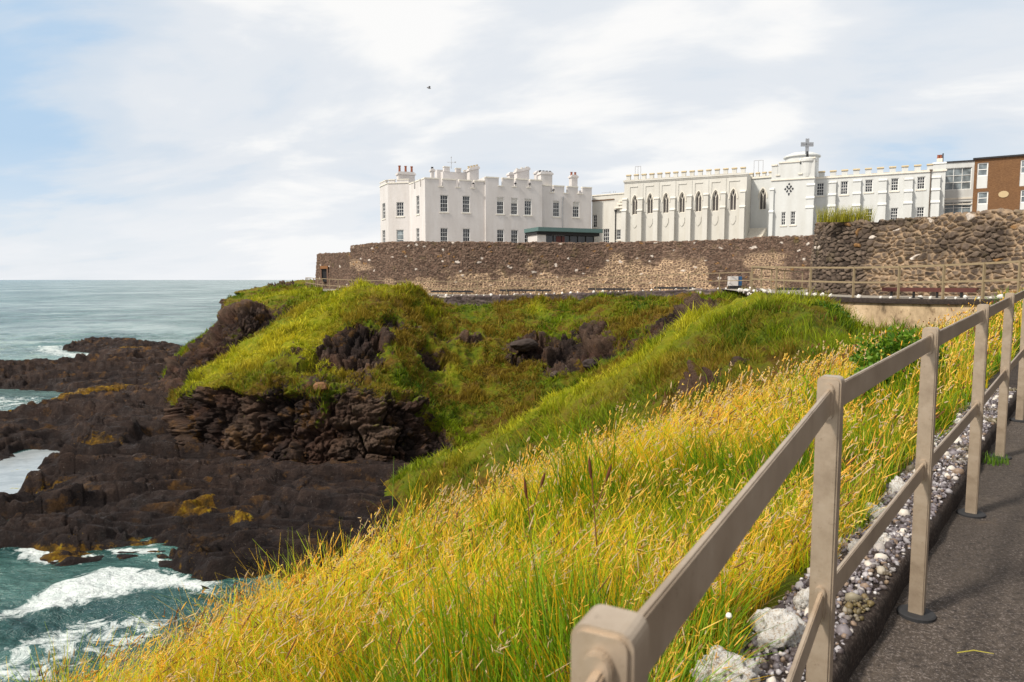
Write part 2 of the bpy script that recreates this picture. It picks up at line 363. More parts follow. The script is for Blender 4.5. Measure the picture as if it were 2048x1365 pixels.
M_PLAST = m_plaster()
def m_shell():
    m = mat('limewashed_stone', rough=.8, spec=.3); n = NB(m); a = n.noise(9, 7, .7); b = n.noise(26, 5, .75)
    c = n.ramp(a, [(.32, (.16, .09, .05)), (.41, (.6, .48, .36)), (.48, (.80, .77, .72)), (.7, (.88, .87, .85))])
    c = n.mix(n.ramp(b, [(.58, 0.0), (.66, .75)]), c, (.13, .10, .10)); n.color(c); n.bump(b, .8, .02); return m
M_SHELL = m_shell()
def m_sea():
    m = mat('sea_water', (.02, .06, .055), .12, .5); n = NB(m); b = n.b
    b.inputs['IOR'].default_value = 1.33
    foam = n.attr('foam').outputs['Fac']
    w1 = n.noise(.22, 5, .62, sc=(.55, 1, 1)); w2 = n.noise(1.1, 6, .7, sc=(.6, 1, 1)); w3 = n.noise(4.5, 4, .7)
    w0 = n.noise(.018, 6, .72, sc=(.8, .35, 1)); w4 = n.noise(.075, 5, .7, sc=(.6, 1, 1))
    base = n.ramp(w1, [(.35, (.010, .055, .050)), (.55, (.05, .13, .115)), (.7, (.11, .22, .19))])
    fn = n.math('ADD', foam, n.math('MULTIPLY', n.math('SUBTRACT', n.noise(1.3, 8, .78, dist=1.0), .5), 1.9))
    fm = n.ramp(fn, [(.50, 0.0), (.62, .75), (.8, 1.0)])
    n.color(n.mix(fm, base, (.78, .78, .77))); n.L.new(n.ramp(fm, [(0.0, .2), (1.0, .8)]), b.inputs['Roughness'])
    fa = n.attr('far').outputs['Fac']; base = n.mix(n.math('MULTIPLY', fa, n.ramp(w0, [(.44, 0.0), (.6, .85)])), base, (.26, .34, .33)); base = n.mix(n.ramp(w4, [(.36, .8), (.5, 0.0)]), base, (.006, .04, .045)); base = n.mix(n.math('MULTIPLY', n.math('ADD', .25, fa), n.ramp(w4, [(.54, 0.0), (.68, .7)])), base, (.30, .38, .36))
    n.color(n.mix(fm, base, n.mix(n.noise(2.5, 5, .7), (.42, .50, .48), (.72, .73, .72))))
    h = n.math('ADD', n.math('MULTIPLY', n.math('ADD', w1, w4), 2.4), n.math('ADD', n.math('MULTIPLY', w2, .75), n.math('MULTIPLY', w3, .10)))
    cf = n.attr('calm').outputs['Fac']; n.color(n.mix(cf, n.mix(fm, base, n.mix(n.noise(2.5, 5, .7), (.42, .50, .48), (.72, .73, .72))), n.ramp(n.noise(.9, 6, .7, sc=(.5, 1, 1)), [(.40, (.24, .27, .28)), (.58, (.34, .37, .38)), (.64, (.30, .27, .03))])))  # pool base colour lightened to stand in for reflected sky, with yellow algae
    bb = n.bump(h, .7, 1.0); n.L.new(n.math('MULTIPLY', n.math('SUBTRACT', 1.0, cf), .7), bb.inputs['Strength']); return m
M_SEA = m_sea()

# ------------------------------------------------------------------ sea
SH_MAIN = [(-900, 725), (-400, 730), (0, 742), (60, 750), (150, 750), (230, 730), (300, 720), (380, 712), (450, 705), (600, 720), (900, 800), (1000, 900), (1000, 1050), (620, 1170), (470, 1170), (400, 1152), (355, 1135), (330, 1106), (230, 1104), (150, 1126), (100, 1118), (60, 1104), (0, 1124), (-400, 1150), (-900, 1170)]
SH_HOLES = [[(-900, 780), (-400, 776), (0, 776), (60, 780), (125, 786), (110, 804), (135, 810), (60, 828), (0, 846), (-400, 862), (-900, 870)],
            [(-80, 945), (20, 920), (70, 905), (115, 909), (128, 922), (90, 934), (80, 955), (45, 970), (38, 990), (74, 1008), (20, 1006), (-80, 990)],
            [(150, 715), (240, 722), (385, 714), (385, 722), (250, 734), (150, 727)], [(100, 822), (190, 812), (250, 818), (190, 832), (120, 838)]]
SH_ISLES = [[(128, 696), (180, 690), (250, 689), (370, 696), (390, 706), (300, 703), (230, 710), (140, 703)], [(205, 712), (260, 707), (390, 708), (390, 720), (300, 717), (230, 720)]]
def pw(poly): return [tuple(plane(float(a), float(b))[:2]) for a, b in poly]
P_MAIN, P_HOLES, P_ISLES = pw(SH_MAIN), [pw(h) for h in SH_HOLES], [pw(h) for h in SH_ISLES]
def shelf_sd(x, y):
    s = sdpoly(x, y, P_MAIN)
    for h in P_HOLES: s = np.minimum(s, -sdpoly(x, y, h))
    for h in P_ISLES: s = np.maximum(s, sdpoly(x, y, h))
    return s
FOAM = [([(-200, 1290), (0, 1240), (30, 1215), (110, 1172), (200, 1142), (290, 1138), (380, 1150), (440, 1168), (400, 1182), (300, 1176), (220, 1196), (130, 1222), (20, 1245), (-200, 1310)], 1.0, 1.0),
        ([(330, 1165), (450, 1165), (440, 1200), (330, 1190)], .6, 1.0),
        ([(-100, 1320), (40, 1270), (150, 1225), (300, 1215), (400, 1230), (330, 1300), (100, 1400), (-100, 1420)], .55, 1.0),
        ([(20, 1100), (80, 1088), (120, 1100), (150, 1122), (90, 1128), (30, 1115)], .75, .4), ([(205, 1098), (320, 1096), (330, 1108), (220, 1112)], .8, .3), ([(300, 1112), (350, 1118), (350, 1135), (300, 1125)], .7, .3),
        ([(60, 694), (130, 690), (150, 704), (300, 714), (360, 722), (260, 728), (180, 724), (60, 706)], .72, 3), ([(130, 730), (250, 716), (300, 722), (180, 745), (100, 748)], .9, 2),
        ([(-100, 790), (110, 792), (120, 808), (0, 838), (-100, 850)], .52, 2)]
def build_sea():
    pxs = np.concatenate([np.linspace(-1800, -60, 130, endpoint=False), np.linspace(-60, 660, 560), np.linspace(670, 2600, 130)])
    ds = np.concatenate([np.linspace(9, 17, 20, endpoint=False), np.exp(np.linspace(math.log(17), math.log(130), 560)), np.exp(np.linspace(math.log(134), math.log(40000), 130))])
    X = (pxs[:, None]-CX)/F*ds[None, :]*1.08; Y = np.broadcast_to(ds[None, :], X.shape).copy(); sdv = shelf_sd(X, Y)
    P = np.stack([X, Y, np.zeros_like(X)], -1)
    amp = np.exp(-Y/170)*sstep(.3, 6, -sdv)*.8+.12*np.exp(-Y/100)
    A = np.stack([X*.16+Y*.03, Y*.33, X*0+3], -1); B = np.stack([X*.55, Y*.95, X*0+9], -1)
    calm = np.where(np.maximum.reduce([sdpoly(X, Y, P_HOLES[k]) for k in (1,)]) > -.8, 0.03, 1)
    z = (-np.abs(fbm(A, 4, 31))*1.1+.35+fbm(B, 4, 57)*.38)*amp*calm
    foam = np.full(X.shape, -1.0)
    for poly, v, soft in FOAM:
        s = sdpoly(X, Y, pw(poly)); foam = np.maximum(foam, v*sstep(-soft, soft, s)-(1-sstep(-soft*1.4, 0, s)))
    edge = np.exp(-np.clip(-sdv, 0, 50)/.8)*sstep(-.2, 2.0, fbm(np.stack([X*.2, Y*.2, X*0], -1), 3, 5)+.8)
    foam = np.maximum(foam, np.where(calm < .5, -1, edge*.55))
    foam = np.clip(foam, -.4, 1.3); foam = np.maximum(foam, .33*sstep(.55, .9, (z/(amp+1e-6)+1)*.5)*(Y < 300)-.4*(Y >= 300))
    P[..., 2] = SEA+z
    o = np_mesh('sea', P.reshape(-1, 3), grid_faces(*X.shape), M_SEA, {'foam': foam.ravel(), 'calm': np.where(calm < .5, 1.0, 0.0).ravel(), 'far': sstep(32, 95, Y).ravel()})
    props(o, kind='structure')
build_sea()

# ------------------------------------------------------------------ rock shelf (heightfield)
def blob(X, Y, px, py, r, z=SEA):
    c = plane(float(px), float(py), z); return np.exp(-((X-c[0])**2+(Y-c[1])**2)/(r*r))
def build_shelf():
    pxs = np.concatenate([np.linspace(-900, -60, 90, endpoint=False), np.linspace(-60, 1000, 720)])
    ds = np.exp(np.linspace(math.log(21), math.log(128), 640))
    X = (pxs[:, None]-CX)/F*ds[None, :]*1.05; Y = np.broadcast_to(ds[None, :], X.shape).copy(); sdv = shelf_sd(X, Y)
    Q = np.stack([X, Y, X*0], -1)
    sdv = sdv+fbm(Q*np.array([.5, .5, 1]), 4, 3)*1.1+fbm(Q*1.7, 3, 8)*.35
    h = np.where(sdv < 0, np.maximum(-1.8, sdv*.9), (.45+.5*sstep(33, 60, Y))*(1-np.exp(-np.clip(sdv, 0, 99)/1.0)))
    up = 0
    for px, py, r, a in ((250, 850, 7, 1.5), (120, 870, 6, .9), (280, 820, 5, 1.4), (300, 870, 3.5, .5), (200, 735, 12, 1.2), (60, 765, 9, .7), (300, 745, 8, 1.8), (150, 985, 3.0, .9), (230, 985, 3.2, .8),
                         (470, 1000, 3.5, .5), (620, 1010, 4.0, .5), (330, 1000, 3, .5), (120, 1080, 2.2, .4), (250, 1085, 2.5, .5)):
        up = np.maximum(up, a*.75*blob(X, Y, px, py, r))
    h = h+up*sstep(.0, 1.6, sdv)
    # tilted strata: broad steps with worn edges, dipping towards the sea
    wp = fbm(Q*.25, 4, 21)*1.3; t = h+wp*.9*sstep(0, 1.5, sdv)+(X*.03-Y*.02)+fbm(Q*np.array([.12, .5, 1]), 3, 33)*.5; st = .5
    k = t/st; fr = k-np.floor(k); terr = (np.floor(k)+sstep(.62, .98, fr))*st
    uu = Y*.22-X*.035+fbm(Q*np.array([.05, .11, 1]), 3, 61)*1.6+fbm(Q*np.array([.3, .6, 1]), 3, 62)*.22; fr1 = uu-np.floor(uu); amp1 = .35+.45*_h(np.floor(uu).astype(int), (np.floor(X*.06+fbm(Q*.1, 2, 3))).astype(int), (X*0).astype(int), 5)
    u2 = Y*.95-X*.12+fbm(Q*np.array([.12, .4, 1]), 3, 63)*1.8; fr2 = u2-np.floor(u2)
    ledge = amp1*(sstep(0, .10, fr1)*(1-fr1)**.8)+.17*(sstep(0, .16, fr2)*(1-fr2))
    land = sstep(-.2, .8, sdv); h = h+land*(ledge*1.25-.35); h = h*(1-land)+land*(h+(terr-t)*1.0+wp*.25)
    f1, f2, cid = worley(np.stack([X*.33+fbm(Q*.5, 3, 2)*.6, Y*.7+fbm(Q*.5, 3, 4)*.6, X*0], -1), 5)
    g1, g2, gid = worley(np.stack([X*1.1+fbm(Q, 3, 6)*.4, Y*2.4+fbm(Q, 3, 7)*.4, X*0], -1), 15)
    h = h+land*((cid-.5)*.13-.10*(1-sstep(0, .07, f2-f1))+(gid-.5)*.05-.02*(1-sstep(0, .15, g2-g1)))
    h = h+fbm(Q*2.3, 4, 40)*.09*(land*.8+.2)
    Z = SEA+np.maximum(h, -2.2); P = np.stack([X, Y, Z], -1)
    weed = .5*sstep(.35, .0, h)*sstep(-.6, .1, h)*np.clip(.25+fbm(Q*.35, 3, 77)*1.5, 0, 1)
    for px, py, r, a in ((185, 803, 2.4, .8), (250, 800, 2.4, .7), (140, 803, 2.0, .55), (50, 800, 3.0, .8), (10, 850, 2.5, .7), (270, 715, 3.5, .7), (230, 735, 3.5, .55), (150, 918, 1.6, .7), (210, 915, 1.5, .6), (30, 985, .8, .9), (100, 995, .9, .8),
                         (130, 1100, 1.2, .35), (300, 1105, 1.2, .35), (390, 1130, 1.5, .4), (385, 1040, .8, .85), (410, 1030, .5, .8), (480, 1052, .6, .8)):
        weed = weed+a*blob(X, Y, px, py, r)
    weed = np.clip(weed, 0, 1)
    tint = np.clip(.22+.25*fbm(Q*.15, 3, 9)+(gid-.5)*.3+.35*sstep(-.2, 2.6, h-.5)-.5*sstep(.8, -.2, h), 0, 1)
    o = np_mesh('rocky_shore', P.reshape(-1, 3), grid_faces(*X.shape), M_TER, {'rock': np.full(X.size, 2.6), 'tint': tint.ravel(), 'weed': weed.ravel(), 'dry': np.zeros(X.size)}, smooth=False)
    props(o, kind='structure')
build_shelf()

# ------------------------------------------------------------------ loft terrain (headland, promontory, spur)
SCATTER = []
def loft(name, table, cols, rows, seed, crags=(), dries=(), greens=(), rock_amp=1.0, grass_amp=1.0, slope_rock=(.62, .42), rockline=None, skirt=False):
    C = np.array([[wv(*p) for p in col] for col in table])
    if skirt: sk = C[:, -1]+np.array([-.4, -1.6, 0]); sk[:, 2] = -12.2; C = np.concatenate([C, sk[:, None]], 1)
    C = C+0          # (cols, rows, 3)
    P = catmull(C, cols, 0); P = catmull(P, rows, 1); n = grid_normals(P)
    up = np.sign(n[..., 2].mean()); n = n*up
    f0 = fbm(P*.35, 3, seed)*.35
    steep = sstep(slope_rock[0], slope_rock[1], np.abs(n[..., 2])+f0*.35)
    cr = np.zeros(P.shape[:2])
    for px, py, d, r, a in crags:
        c = W(px, py, d); q = ((P-c)**2).sum(-1)/(r*r); cr = np.maximum(cr, a*np.exp(-q**1.5))
    rock = np.clip(np.maximum(steep, cr), 0, 1)
    if rockline is not None: rock = rock*sstep(rockline[0], rockline[1], P[..., 2]+f0*3)
    g = sstep(.3, .7, rock+fbm(P*1.1, 4, seed+3)*.35)
    wq = np.stack([P[..., 0]*.62+fbm(P*.7, 3, seed+9)*.5, P[..., 1]*.62, P[..., 2]*.42+fbm(P*.5, 3, seed+19)*.3], -1)
    f1, f2, cid = worley(wq, seed+5); wq2 = wq*np.array([2.5, 2.5, 4.6]); g1, g2, gid = worley(wq2, seed+6)
    h1, h2, hid = worley(P*np.array([3.6, 3.6, 7.5]), seed+7)
    strata = np.abs(((P[..., 2]*1.9+fbm(P*.3, 3, seed+4)*1.6) % 1)-.5)
    dr = ((cid-.5)*1.25-.55*(1-sstep(0, .13, f2-f1))+(gid-.5)*.5-.22*(1-sstep(0, .14, g2-g1))+(hid-.5)*.15-.08*(1-sstep(0, .15, h2-h1))+fbm(P*.5, 4, seed+8)*.8-.13*sstep(.36, .5, strata))*rock_amp
    dg = (fbm(P*.45, 4, seed+30)*.55+fbm(P*1.9, 4, seed+31)*.20+np.abs(fbm(P*.9, 3, seed+33))*.35)*grass_amp
    P2 = P+n*(dr*g+dg*(1-g)+cr*.3)[..., None]
    dry = np.zeros(P.shape[:2])
    for px, py, d, r, a in dries:
        c = W(px, py, d); q = ((P-c)**2).sum(-1)/(r*r); dry = np.maximum(dry, a*np.exp(-q))
    dry = np.clip(dry+fbm(P*.6, 4, seed+50)*.25*(dry > .05), 0, 1)
    tint = np.clip(.5+(cid-.5)*.5+(gid-.5)*.35+fbm(P*.4, 3, seed+60)*.4, 0, 1)
    o = np_mesh(name, P2.reshape(-1, 3), grid_faces(*P.shape[:2]), M_TER, {'rock': rock.ravel(), 'tint': tint.ravel(), 'weed': np.zeros(rock.size), 'dry': dry.ravel()}, smooth=False)
    props(o, kind='structure'); SCATTER.append((P2, g, dry, n, seed)); return P2

PROM = [[(690, 700, 56), (690, 650, 59), (690, 600, 62), (640, 580, 64.5), (650, 584, 78), (650, 600, 90)],
        [(590, 720, 55), (585, 650, 58), (592, 600, 62), (590, 586, 68), (600, 576.5, 79), (620, 600, 92)],
        [(530, 740, 54), (525, 680, 57), (540, 612, 62), (535, 592, 70), (550, 585, 78), (560, 700, 92)],
        [(470, 750, 54), (480, 690, 56.5), (482, 632, 59), (475, 608, 66), (485, 601, 74), (490, 700, 88)],
        [(425, 760, 54), (435, 700, 56.5), (447, 650, 59), (447, 620, 65), (455, 607, 71), (440, 760, 84)],
        [(395, 780, 52), (396, 722, 55.5), (400, 694, 59), (420, 672, 65), (436, 655, 70), (400, 760, 82)],
        [(350, 810, 50), (355, 760, 54.5), (362, 728, 58), (368, 705, 64), (372, 695, 69), (350, 760, 80)],
        [(320, 840, 50), (320, 790, 54.5), (325, 775, 58), (330, 750, 64), (335, 735, 69), (320, 760, 80)]]
loft('promontory', PROM, [40, 40, 45, 35, 40, 40, 20], [30, 40, 45, 30, 25], 100,
     crags=((470, 640, 59, 3.2, 1.0), (445, 640, 60, 3, 1.0), (510, 640, 59, 2.4, .9), (400, 715, 56, 3.5, 1), (450, 705, 55, 3.5, .9), (370, 730, 57, 4, 1.1), (380, 760, 53, 4, 1), (560, 635, 60, 1.6, .6)),
     dries=((560, 592, 66, 4, .5),), rock_amp=.8, grass_amp=.6)
HEAD = [[(338, 935, 46), (336, 895, 45.5), (337, 850, 45.2), (339, 812, 45), (342, 800, 45.4), (346, 790, 46), (345, 850, 50)],
        [(362, 965, 40.5), (362, 905, 40), (365, 800, 40.4), (385, 779, 41.3), (398, 763, 42.4), (408, 747, 44), (390, 800, 52)],
        [(450, 985, 37), (450, 925, 37), (452, 775, 38.2), (465, 752, 39.6), (478, 725, 42), (478, 694, 45), (440, 770, 56)],
        [(540, 995, 36), (540, 935, 36), (540, 778, 37.3), (553, 745, 39.2), (570, 695, 43), (566, 644, 48), (520, 720, 59)],
        [(640, 1000, 35.5), (640, 942, 35.5), (640, 780, 37), (640, 750, 39.2), (655, 680, 43.5), (655, 597, 50.5), (610, 640, 60)],
        [(730, 1000, 35.5), (730, 942, 35.5), (728, 790, 37), (725, 755, 39), (722, 655, 43), (740, 575, 48), (735, 600, 55)],
        [(812, 990, 36), (812, 937, 36), (815, 815, 37.6), (815, 775, 39.6), (812, 680, 43.5), (808, 577, 48.6), (808, 606, 55)],
        [(868, 980, 36.5), (862, 928, 36.5), (866, 862, 38.6), (874, 785, 41.2), (884, 695, 45), (885, 614, 52), (890, 608, 57)],
        [(940, 960, 36.8), (940, 912, 37), (952, 850, 39.5), (962, 782, 42.4), (972, 692, 47), (972, 620, 53), (972, 610, 57)],
        [(1045, 920, 37.5), (1045, 868, 38), (1062, 802, 41), (1080, 742, 44), (1090, 670, 48), (1090, 606, 53.2), (1090, 599, 57)],
        [(1180, 850, 37.5), (1182, 800, 38), (1192, 750, 41), (1200, 702, 44), (1202, 652, 47.5), (1202, 607, 51.5), (1202, 598, 56)],
        [(1325, 790, 35), (1330, 732, 36), (1330, 692, 39), (1330, 657, 42), (1330, 628, 45), (1330, 608, 48), (1330, 598, 54)],
        [(1450, 700, 31), (1450, 672, 32), (1450, 647, 34), (1450, 628, 36.5), (1450, 613, 39), (1450, 602, 42), (1450, 597, 50)],
        [(1600, 690, 27), (1600, 660, 28), (1600, 640, 29), (1600, 625, 30.5), (1600, 612, 32), (1600, 606, 34), (1600, 603, 44)]]
loft('headland', HEAD, [20, 55, 60, 70, 70, 65, 45, 50, 60, 60, 60, 50, 30], [20, 90, 30, 50, 60, 20], 200,
     crags=((672, 705, 41.3, 1.7, 1.1), (700, 690, 42, 1.9, 1.2), (735, 690, 42.3, 1.5, 1.1), (720, 725, 40.3, 1.4, 1.1), (600, 720, 41.5, .7, .8), (625, 735, 40, .7, .7), (860, 720, 43, 1.2, .8), (780, 660, 44, .9, .8), (890, 665, 46, .9, .9), (940, 680, 47, 1.1, .8), (820, 668, 45, .7, .7),
            (1060, 690, 46.6, 1.7, 1.0), (1110, 700, 45.5, 1.9, 1.1), (1150, 715, 44, 2.0, 1.2), (1185, 700, 44.4, 1.8, 1.1), (1130, 735, 43.5, 1.5, 1.1), (1180, 670, 46.5, 1.5, .9), (1030, 712, 45.5, .8, .8),
            (1345, 645, 42, 2.0, 1.1), (1390, 640, 40, 2.0, 1.1), (1330, 665, 40.5, 1.3, .9), (1260, 680, 43, 1.0, .7), (800, 850, 37.2, 2.0, 1.0), (845, 880, 37.5, 1.8, 1.0), (780, 900, 36.4, 2, 1), (700, 850, 36.6, 2.4, .9), (880, 915, 37.3, 1.2, .8), (840, 800, 39, .8, .7), (620, 800, 37, 6, .5), (380, 830, 41, 3, .6)),
     dries=((480, 715, 42.5, 3.4, .9), (560, 690, 43, 3.6, .9), (620, 650, 46, 3.4, .75), (680, 610, 48.5, 2.4, .85), (420, 755, 42, 2.0, .8), (765, 582, 47.6, 1.6, .55), (630, 740, 40, 2.0, .5), (905, 745, 43, 1.0, .5), (1075, 617, 52, .8, .6), (850, 620, 49, 1.0, .5)),
     slope_rock=(.50, .30))
SPUR = [[(1990, 680, 22), (2010, 690, 19), (2030, 720, 15.5), (2040, 750, 13)],
        [(1900, 675, 24.5), (1900, 682, 21.5), (1905, 710, 17), (1910, 750, 14)],
        [(1760, 668, 26.5), (1755, 664, 23.8), (1755, 710, 19), (1750, 775, 15.5)],
        [(1705, 665, 27.5), (1700, 655, 23.8), (1702, 700, 19.3), (1700, 785, 15.5)],
        [(1650, 640, 28), (1640, 609, 23.9), (1650, 690, 19.5), (1640, 795, 15.5)],
        [(1570, 650, 29.5), (1560, 600, 24.5), (1560, 690, 20), (1540, 805, 17)],
        [(1475, 655, 30), (1450, 607, 25), (1440, 720, 21), (1400, 850, 18)],
        [(1375, 705, 31.5), (1340, 672, 25.8), (1310, 780, 22), (1270, 900, 19.5)],
        [(1260, 775, 33), (1215, 746, 27.2), (1170, 850, 24), (1130, 960, 21)],
        [(1130, 845, 35), (1090, 812, 28.8), (1050, 890, 26), (1000, 1000, 23)],
        [(1010, 910, 36.5), (970, 880, 30.2), (930, 945, 27.5), (880, 1050, 25)],
        [(860, 965, 37.5), (838, 930, 32), (800, 985, 29.5), (770, 1080, 27)],
        [(730, 1020, 38), (720, 1020, 32), (700, 1060, 29), (680, 1110, 27)]]
loft('grassy_spur', SPUR, [30, 30, 25, 30, 40, 50, 50, 50, 50, 50, 50, 30], [50, 75, 60, 20], 300,
     crags=((1395, 792, 19.5, .55, 1.1), (1440, 787, 19.0, .5, 1.1), (1500, 768, 18.5, .45, 1.0)),  # dark rock patches stand in for the shadowed cleft at the spur's foot
     dries=((1250, 735, 26.8, 2.0, .75), (1150, 780, 28, 2.0, .8), (1050, 840, 29, 2.0, .75), (1400, 640, 25, 2.0, .7), (930, 905, 30, 1.8, .5), (1540, 603, 24, 1.2, .6), (1330, 690, 25, 1.6, .7), (1480, 612, 24.5, 1.4, .8)),
     slope_rock=(.15, .05), skirt=True, grass_amp=.85, rock_amp=.7)

# far headland glimpsed beyond the promontory
loft('far_headland', [[(468, 588, 210), (468, 586, 212), (470, 584.5, 216), (470, 590, 230)], [(520, 587, 205), (520, 580, 208), (520, 577, 214), (520, 590, 235)],
      [(560, 585, 200), (560, 573, 205), (560, 568, 212), (560, 590, 240)], [(600, 583, 190), (600, 568, 195), (605, 562.5, 205), (600, 575, 240)], [(680, 583, 180), (680, 565, 190), (690, 560, 200), (680, 575, 240)]],
     [60, 60, 60, 60], [20, 20, 20], 400, slope_rock=(.99, .9), rock_amp=1.6)

# ------------------------------------------------------------------ near bank, kerb and path along the near railing
RP = [(-.75, -3.3, -1.63), (-.72, -2.0, -1.58), (-.52, -.72, -1.535), (.085, .58, -1.49), (.80, 1.74, -1.44), (1.684, 2.805, -1.39), (2.62, 3.893, -1.335), (3.556, 5.009, -1.292), (4.49, 6.11, -1.245), (6.4, 8.35, -1.15), (9.5, 12.1, -.97), (12.8, 16.2, -.8), (15.2, 19.3, -.68), (17.0, 22.2, -.64)]
POSTS = [np.array(p) for p in RP[2:9]]+[np.array(RP[8])+k*np.array([.945, 1.11, .045]) for k in (1, 2)]
_dense = catmull(np.array(RP), [24]*(len(RP)-1), 0); _al = np.concatenate([[0], np.cumsum(np.linalg.norm(np.diff(_dense[:, :2], axis=0), axis=1))]); LTOT = _al[-1]
def rail_pt(l, s):
    l = np.asarray(l, float); x = np.interp(l, _al, _dense[:, 0]); y = np.interp(l, _al, _dense[:, 1]); z = np.interp(l, _al, _dense[:, 2])
    x2 = np.interp(np.minimum(l+.6, LTOT), _al, _dense[:, 0])-np.interp(np.maximum(l-.6, 0), _al, _dense[:, 0])
    y2 = np.interp(np.minimum(l+.6, LTOT), _al, _dense[:, 1])-np.interp(np.maximum(l-.6, 0), _al, _dense[:, 1])
    k = np.hypot(x2, y2); return np.stack([x-y2/k*s, y+x2/k*s, z], -1)
_l8 = float(_al[np.argmin(np.hypot(_dense[:, 0]-RP[8][0], _dense[:, 1]-RP[8][1]))]); POSTS = POSTS[:7]+[rail_pt(_l8+1.45*k, 0.0) for k in range(1, 13)]
KERB_S, KERB_H, GRAV_W = .085, .115, .36
def bank_z(l, s, p):
    zi = p[..., 2]+.06; zo = -1.43-.079*s*s*(1-.26*sstep(5, 11, l)); k = sstep(.45, 2.3, s)*sstep(3, 7, l); z = zi-.079*s*s*(1-.26*sstep(5, 11, l)); z = z*(1-k)+np.minimum(zo, z)*k; z = z+sstep(.5, 1.5, s)*fbm(np.stack([p[..., 0]*.7, p[..., 1]*.7, l*0], -1), 3, 71)*.16
    return np.maximum(z, -11.5)
def build_bank():
    l = np.linspace(0, LTOT, 340); s = np.concatenate([[KERB_S+.1], np.linspace(KERB_S+GRAV_W-.05, 7, 150), np.linspace(7.1, 16, 60)])
    L, S = np.meshgrid(l, s, indexing='ij'); P = rail_pt(L, S); P[..., 2] = bank_z(L, S, P); P[:, 0, 2] -= .1
    dry = np.clip(.4+fbm(P*.8, 3, 5)*.5, 0, 1)
    o = np_mesh('grass_bank', P.reshape(-1, 3), grid_faces(*L.shape), M_TER, {'rock': sstep(4.5, 6.5, S).ravel()*.75, 'tint': np.full(P[..., 0].size, .4), 'weed': np.zeros(L.size), 'dry': (dry*sstep(9, 6, S)).ravel()})
    props(o, kind='structure')
build_bank()
def build_path():
    l = np.linspace(0, LTOT, 200); s = np.array([KERB_S+.03, 0, -.25, -.8, -1.6, -3, -6, -10]); L, S = np.meshgrid(l, s, indexing='ij'); P = rail_pt(L, S)
    P[..., 2] += fbm(P*.9, 2, 3)*.006-.004*np.abs(S)
    props(np_mesh('footpath', P.reshape(-1, 3), grid_faces(*L.shape), M_ASPH), kind='structure')
    l = np.linspace(0, LTOT, 420); prof = [(KERB_S, -.05), (KERB_S-.004, .05), (KERB_S, KERB_H-.02), (KERB_S+.015, KERB_H), (KERB_S+.1, KERB_H-.002), (KERB_S+GRAV_W*.7, KERB_H-.03), (KERB_S+GRAV_W, KERB_H-.07), (KERB_S+GRAV_W+.04, -.1)]
    V = []
    for si, zi in prof:
        p = rail_pt(l, si+fbm(np.stack([l*6, l*0+si, l*0], -1), 3, 4)*.012); p[:, 2] += zi+fbm(np.stack([l*7, l*0+si*9, l*0], -1), 3, 6)*.012; V.append(p)
    V = np.stack(V, 1); props(np_mesh('kerb', V.reshape(-1, 3), grid_faces(len(l), len(prof)), M_KERB), kind='structure')
build_path()
ICO = None
def ico_mesh(sub):
    import bmesh
    bm = bmesh.new(); bmesh.ops.create_icosphere(bm, subdivisions=sub, radius=1); V = np.array([v.co[:] for v in bm.verts]); T = np.array([[v.index for v in f.verts] for f in bm.faces]); bm.free(); return V, T
def rot_rand(n):
    q = RNG.normal(size=(n, 4)); q /= np.linalg.norm(q, axis=1, keepdims=True); w, x, y, z = q.T
    return np.stack([np.stack([1-2*(y*y+z*z), 2*(x*y-z*w), 2*(x*z+y*w)], -1), np.stack([2*(x*y+z*w), 1-2*(x*x+z*z), 2*(y*z-x*w)], -1), np.stack([2*(x*z-y*w), 2*(y*z+x*w), 1-2*(x*x+y*y)], -1)], 1)
def build_gravel():
    V, T = ico_mesh(1); n = 11000; l = 3.2+RNG.random(n)**1.5*9; s = KERB_S+.025+RNG.random(n)*(GRAV_W-.02); c = rail_pt(l, s)
    t = (s-KERB_S)/GRAV_W; c[:, 2] += np.interp(t, [0, .28, .7, 1], [KERB_H, KERB_H, KERB_H-.03, KERB_H-.07])+.003
    r = .006+.011*RNG.random(n)**2; r = np.where(RNG.random(n) < .012, r+.010+.014*RNG.random(n), r); sc = r[:, None]*(.55+.75*RNG.random((n, 3))); R = rot_rand(n)
    P = np.einsum('nij,nvj->nvi', R, V[None]*sc[:, None, :]*(1+.6*(RNG.random((n, len(V), 1))-.5)))+c[:, None, :]
    pal = np.array([(.16, .14, .15), (.32, .30, .31), (.07, .055, .055), (.55, .53, .53), (.20, .14, .10), (.12, .10, .11), (.42, .38, .35)]); col = pal[RNG.choice(7, n, p=[.24, .14, .26, .04, .12, .15, .05])]*(0.8+.4*RNG.random((n, 1))); bigp = (r > .02)[:, None]; col = np.where(bigp & (RNG.random((n, 1)) < .6), np.array((.55, .50, .44)), col); ms_ = sstep(.12, .4, fbm(c*2.0, 3, 12))[:, None]; col = col*(1-ms_*.7)+np.array((.10, .075, .012))*ms_*.7
    Fa = (T[None]+np.arange(n)[:, None, None]*len(V)).reshape(-1, 3)
    o = np_mesh('gravel', P.reshape(-1, 3), Fa, M_PEB, {'col': np.repeat(col, len(V), 0)}, smooth=False)
    props(o, kind='stuff')
build_gravel()

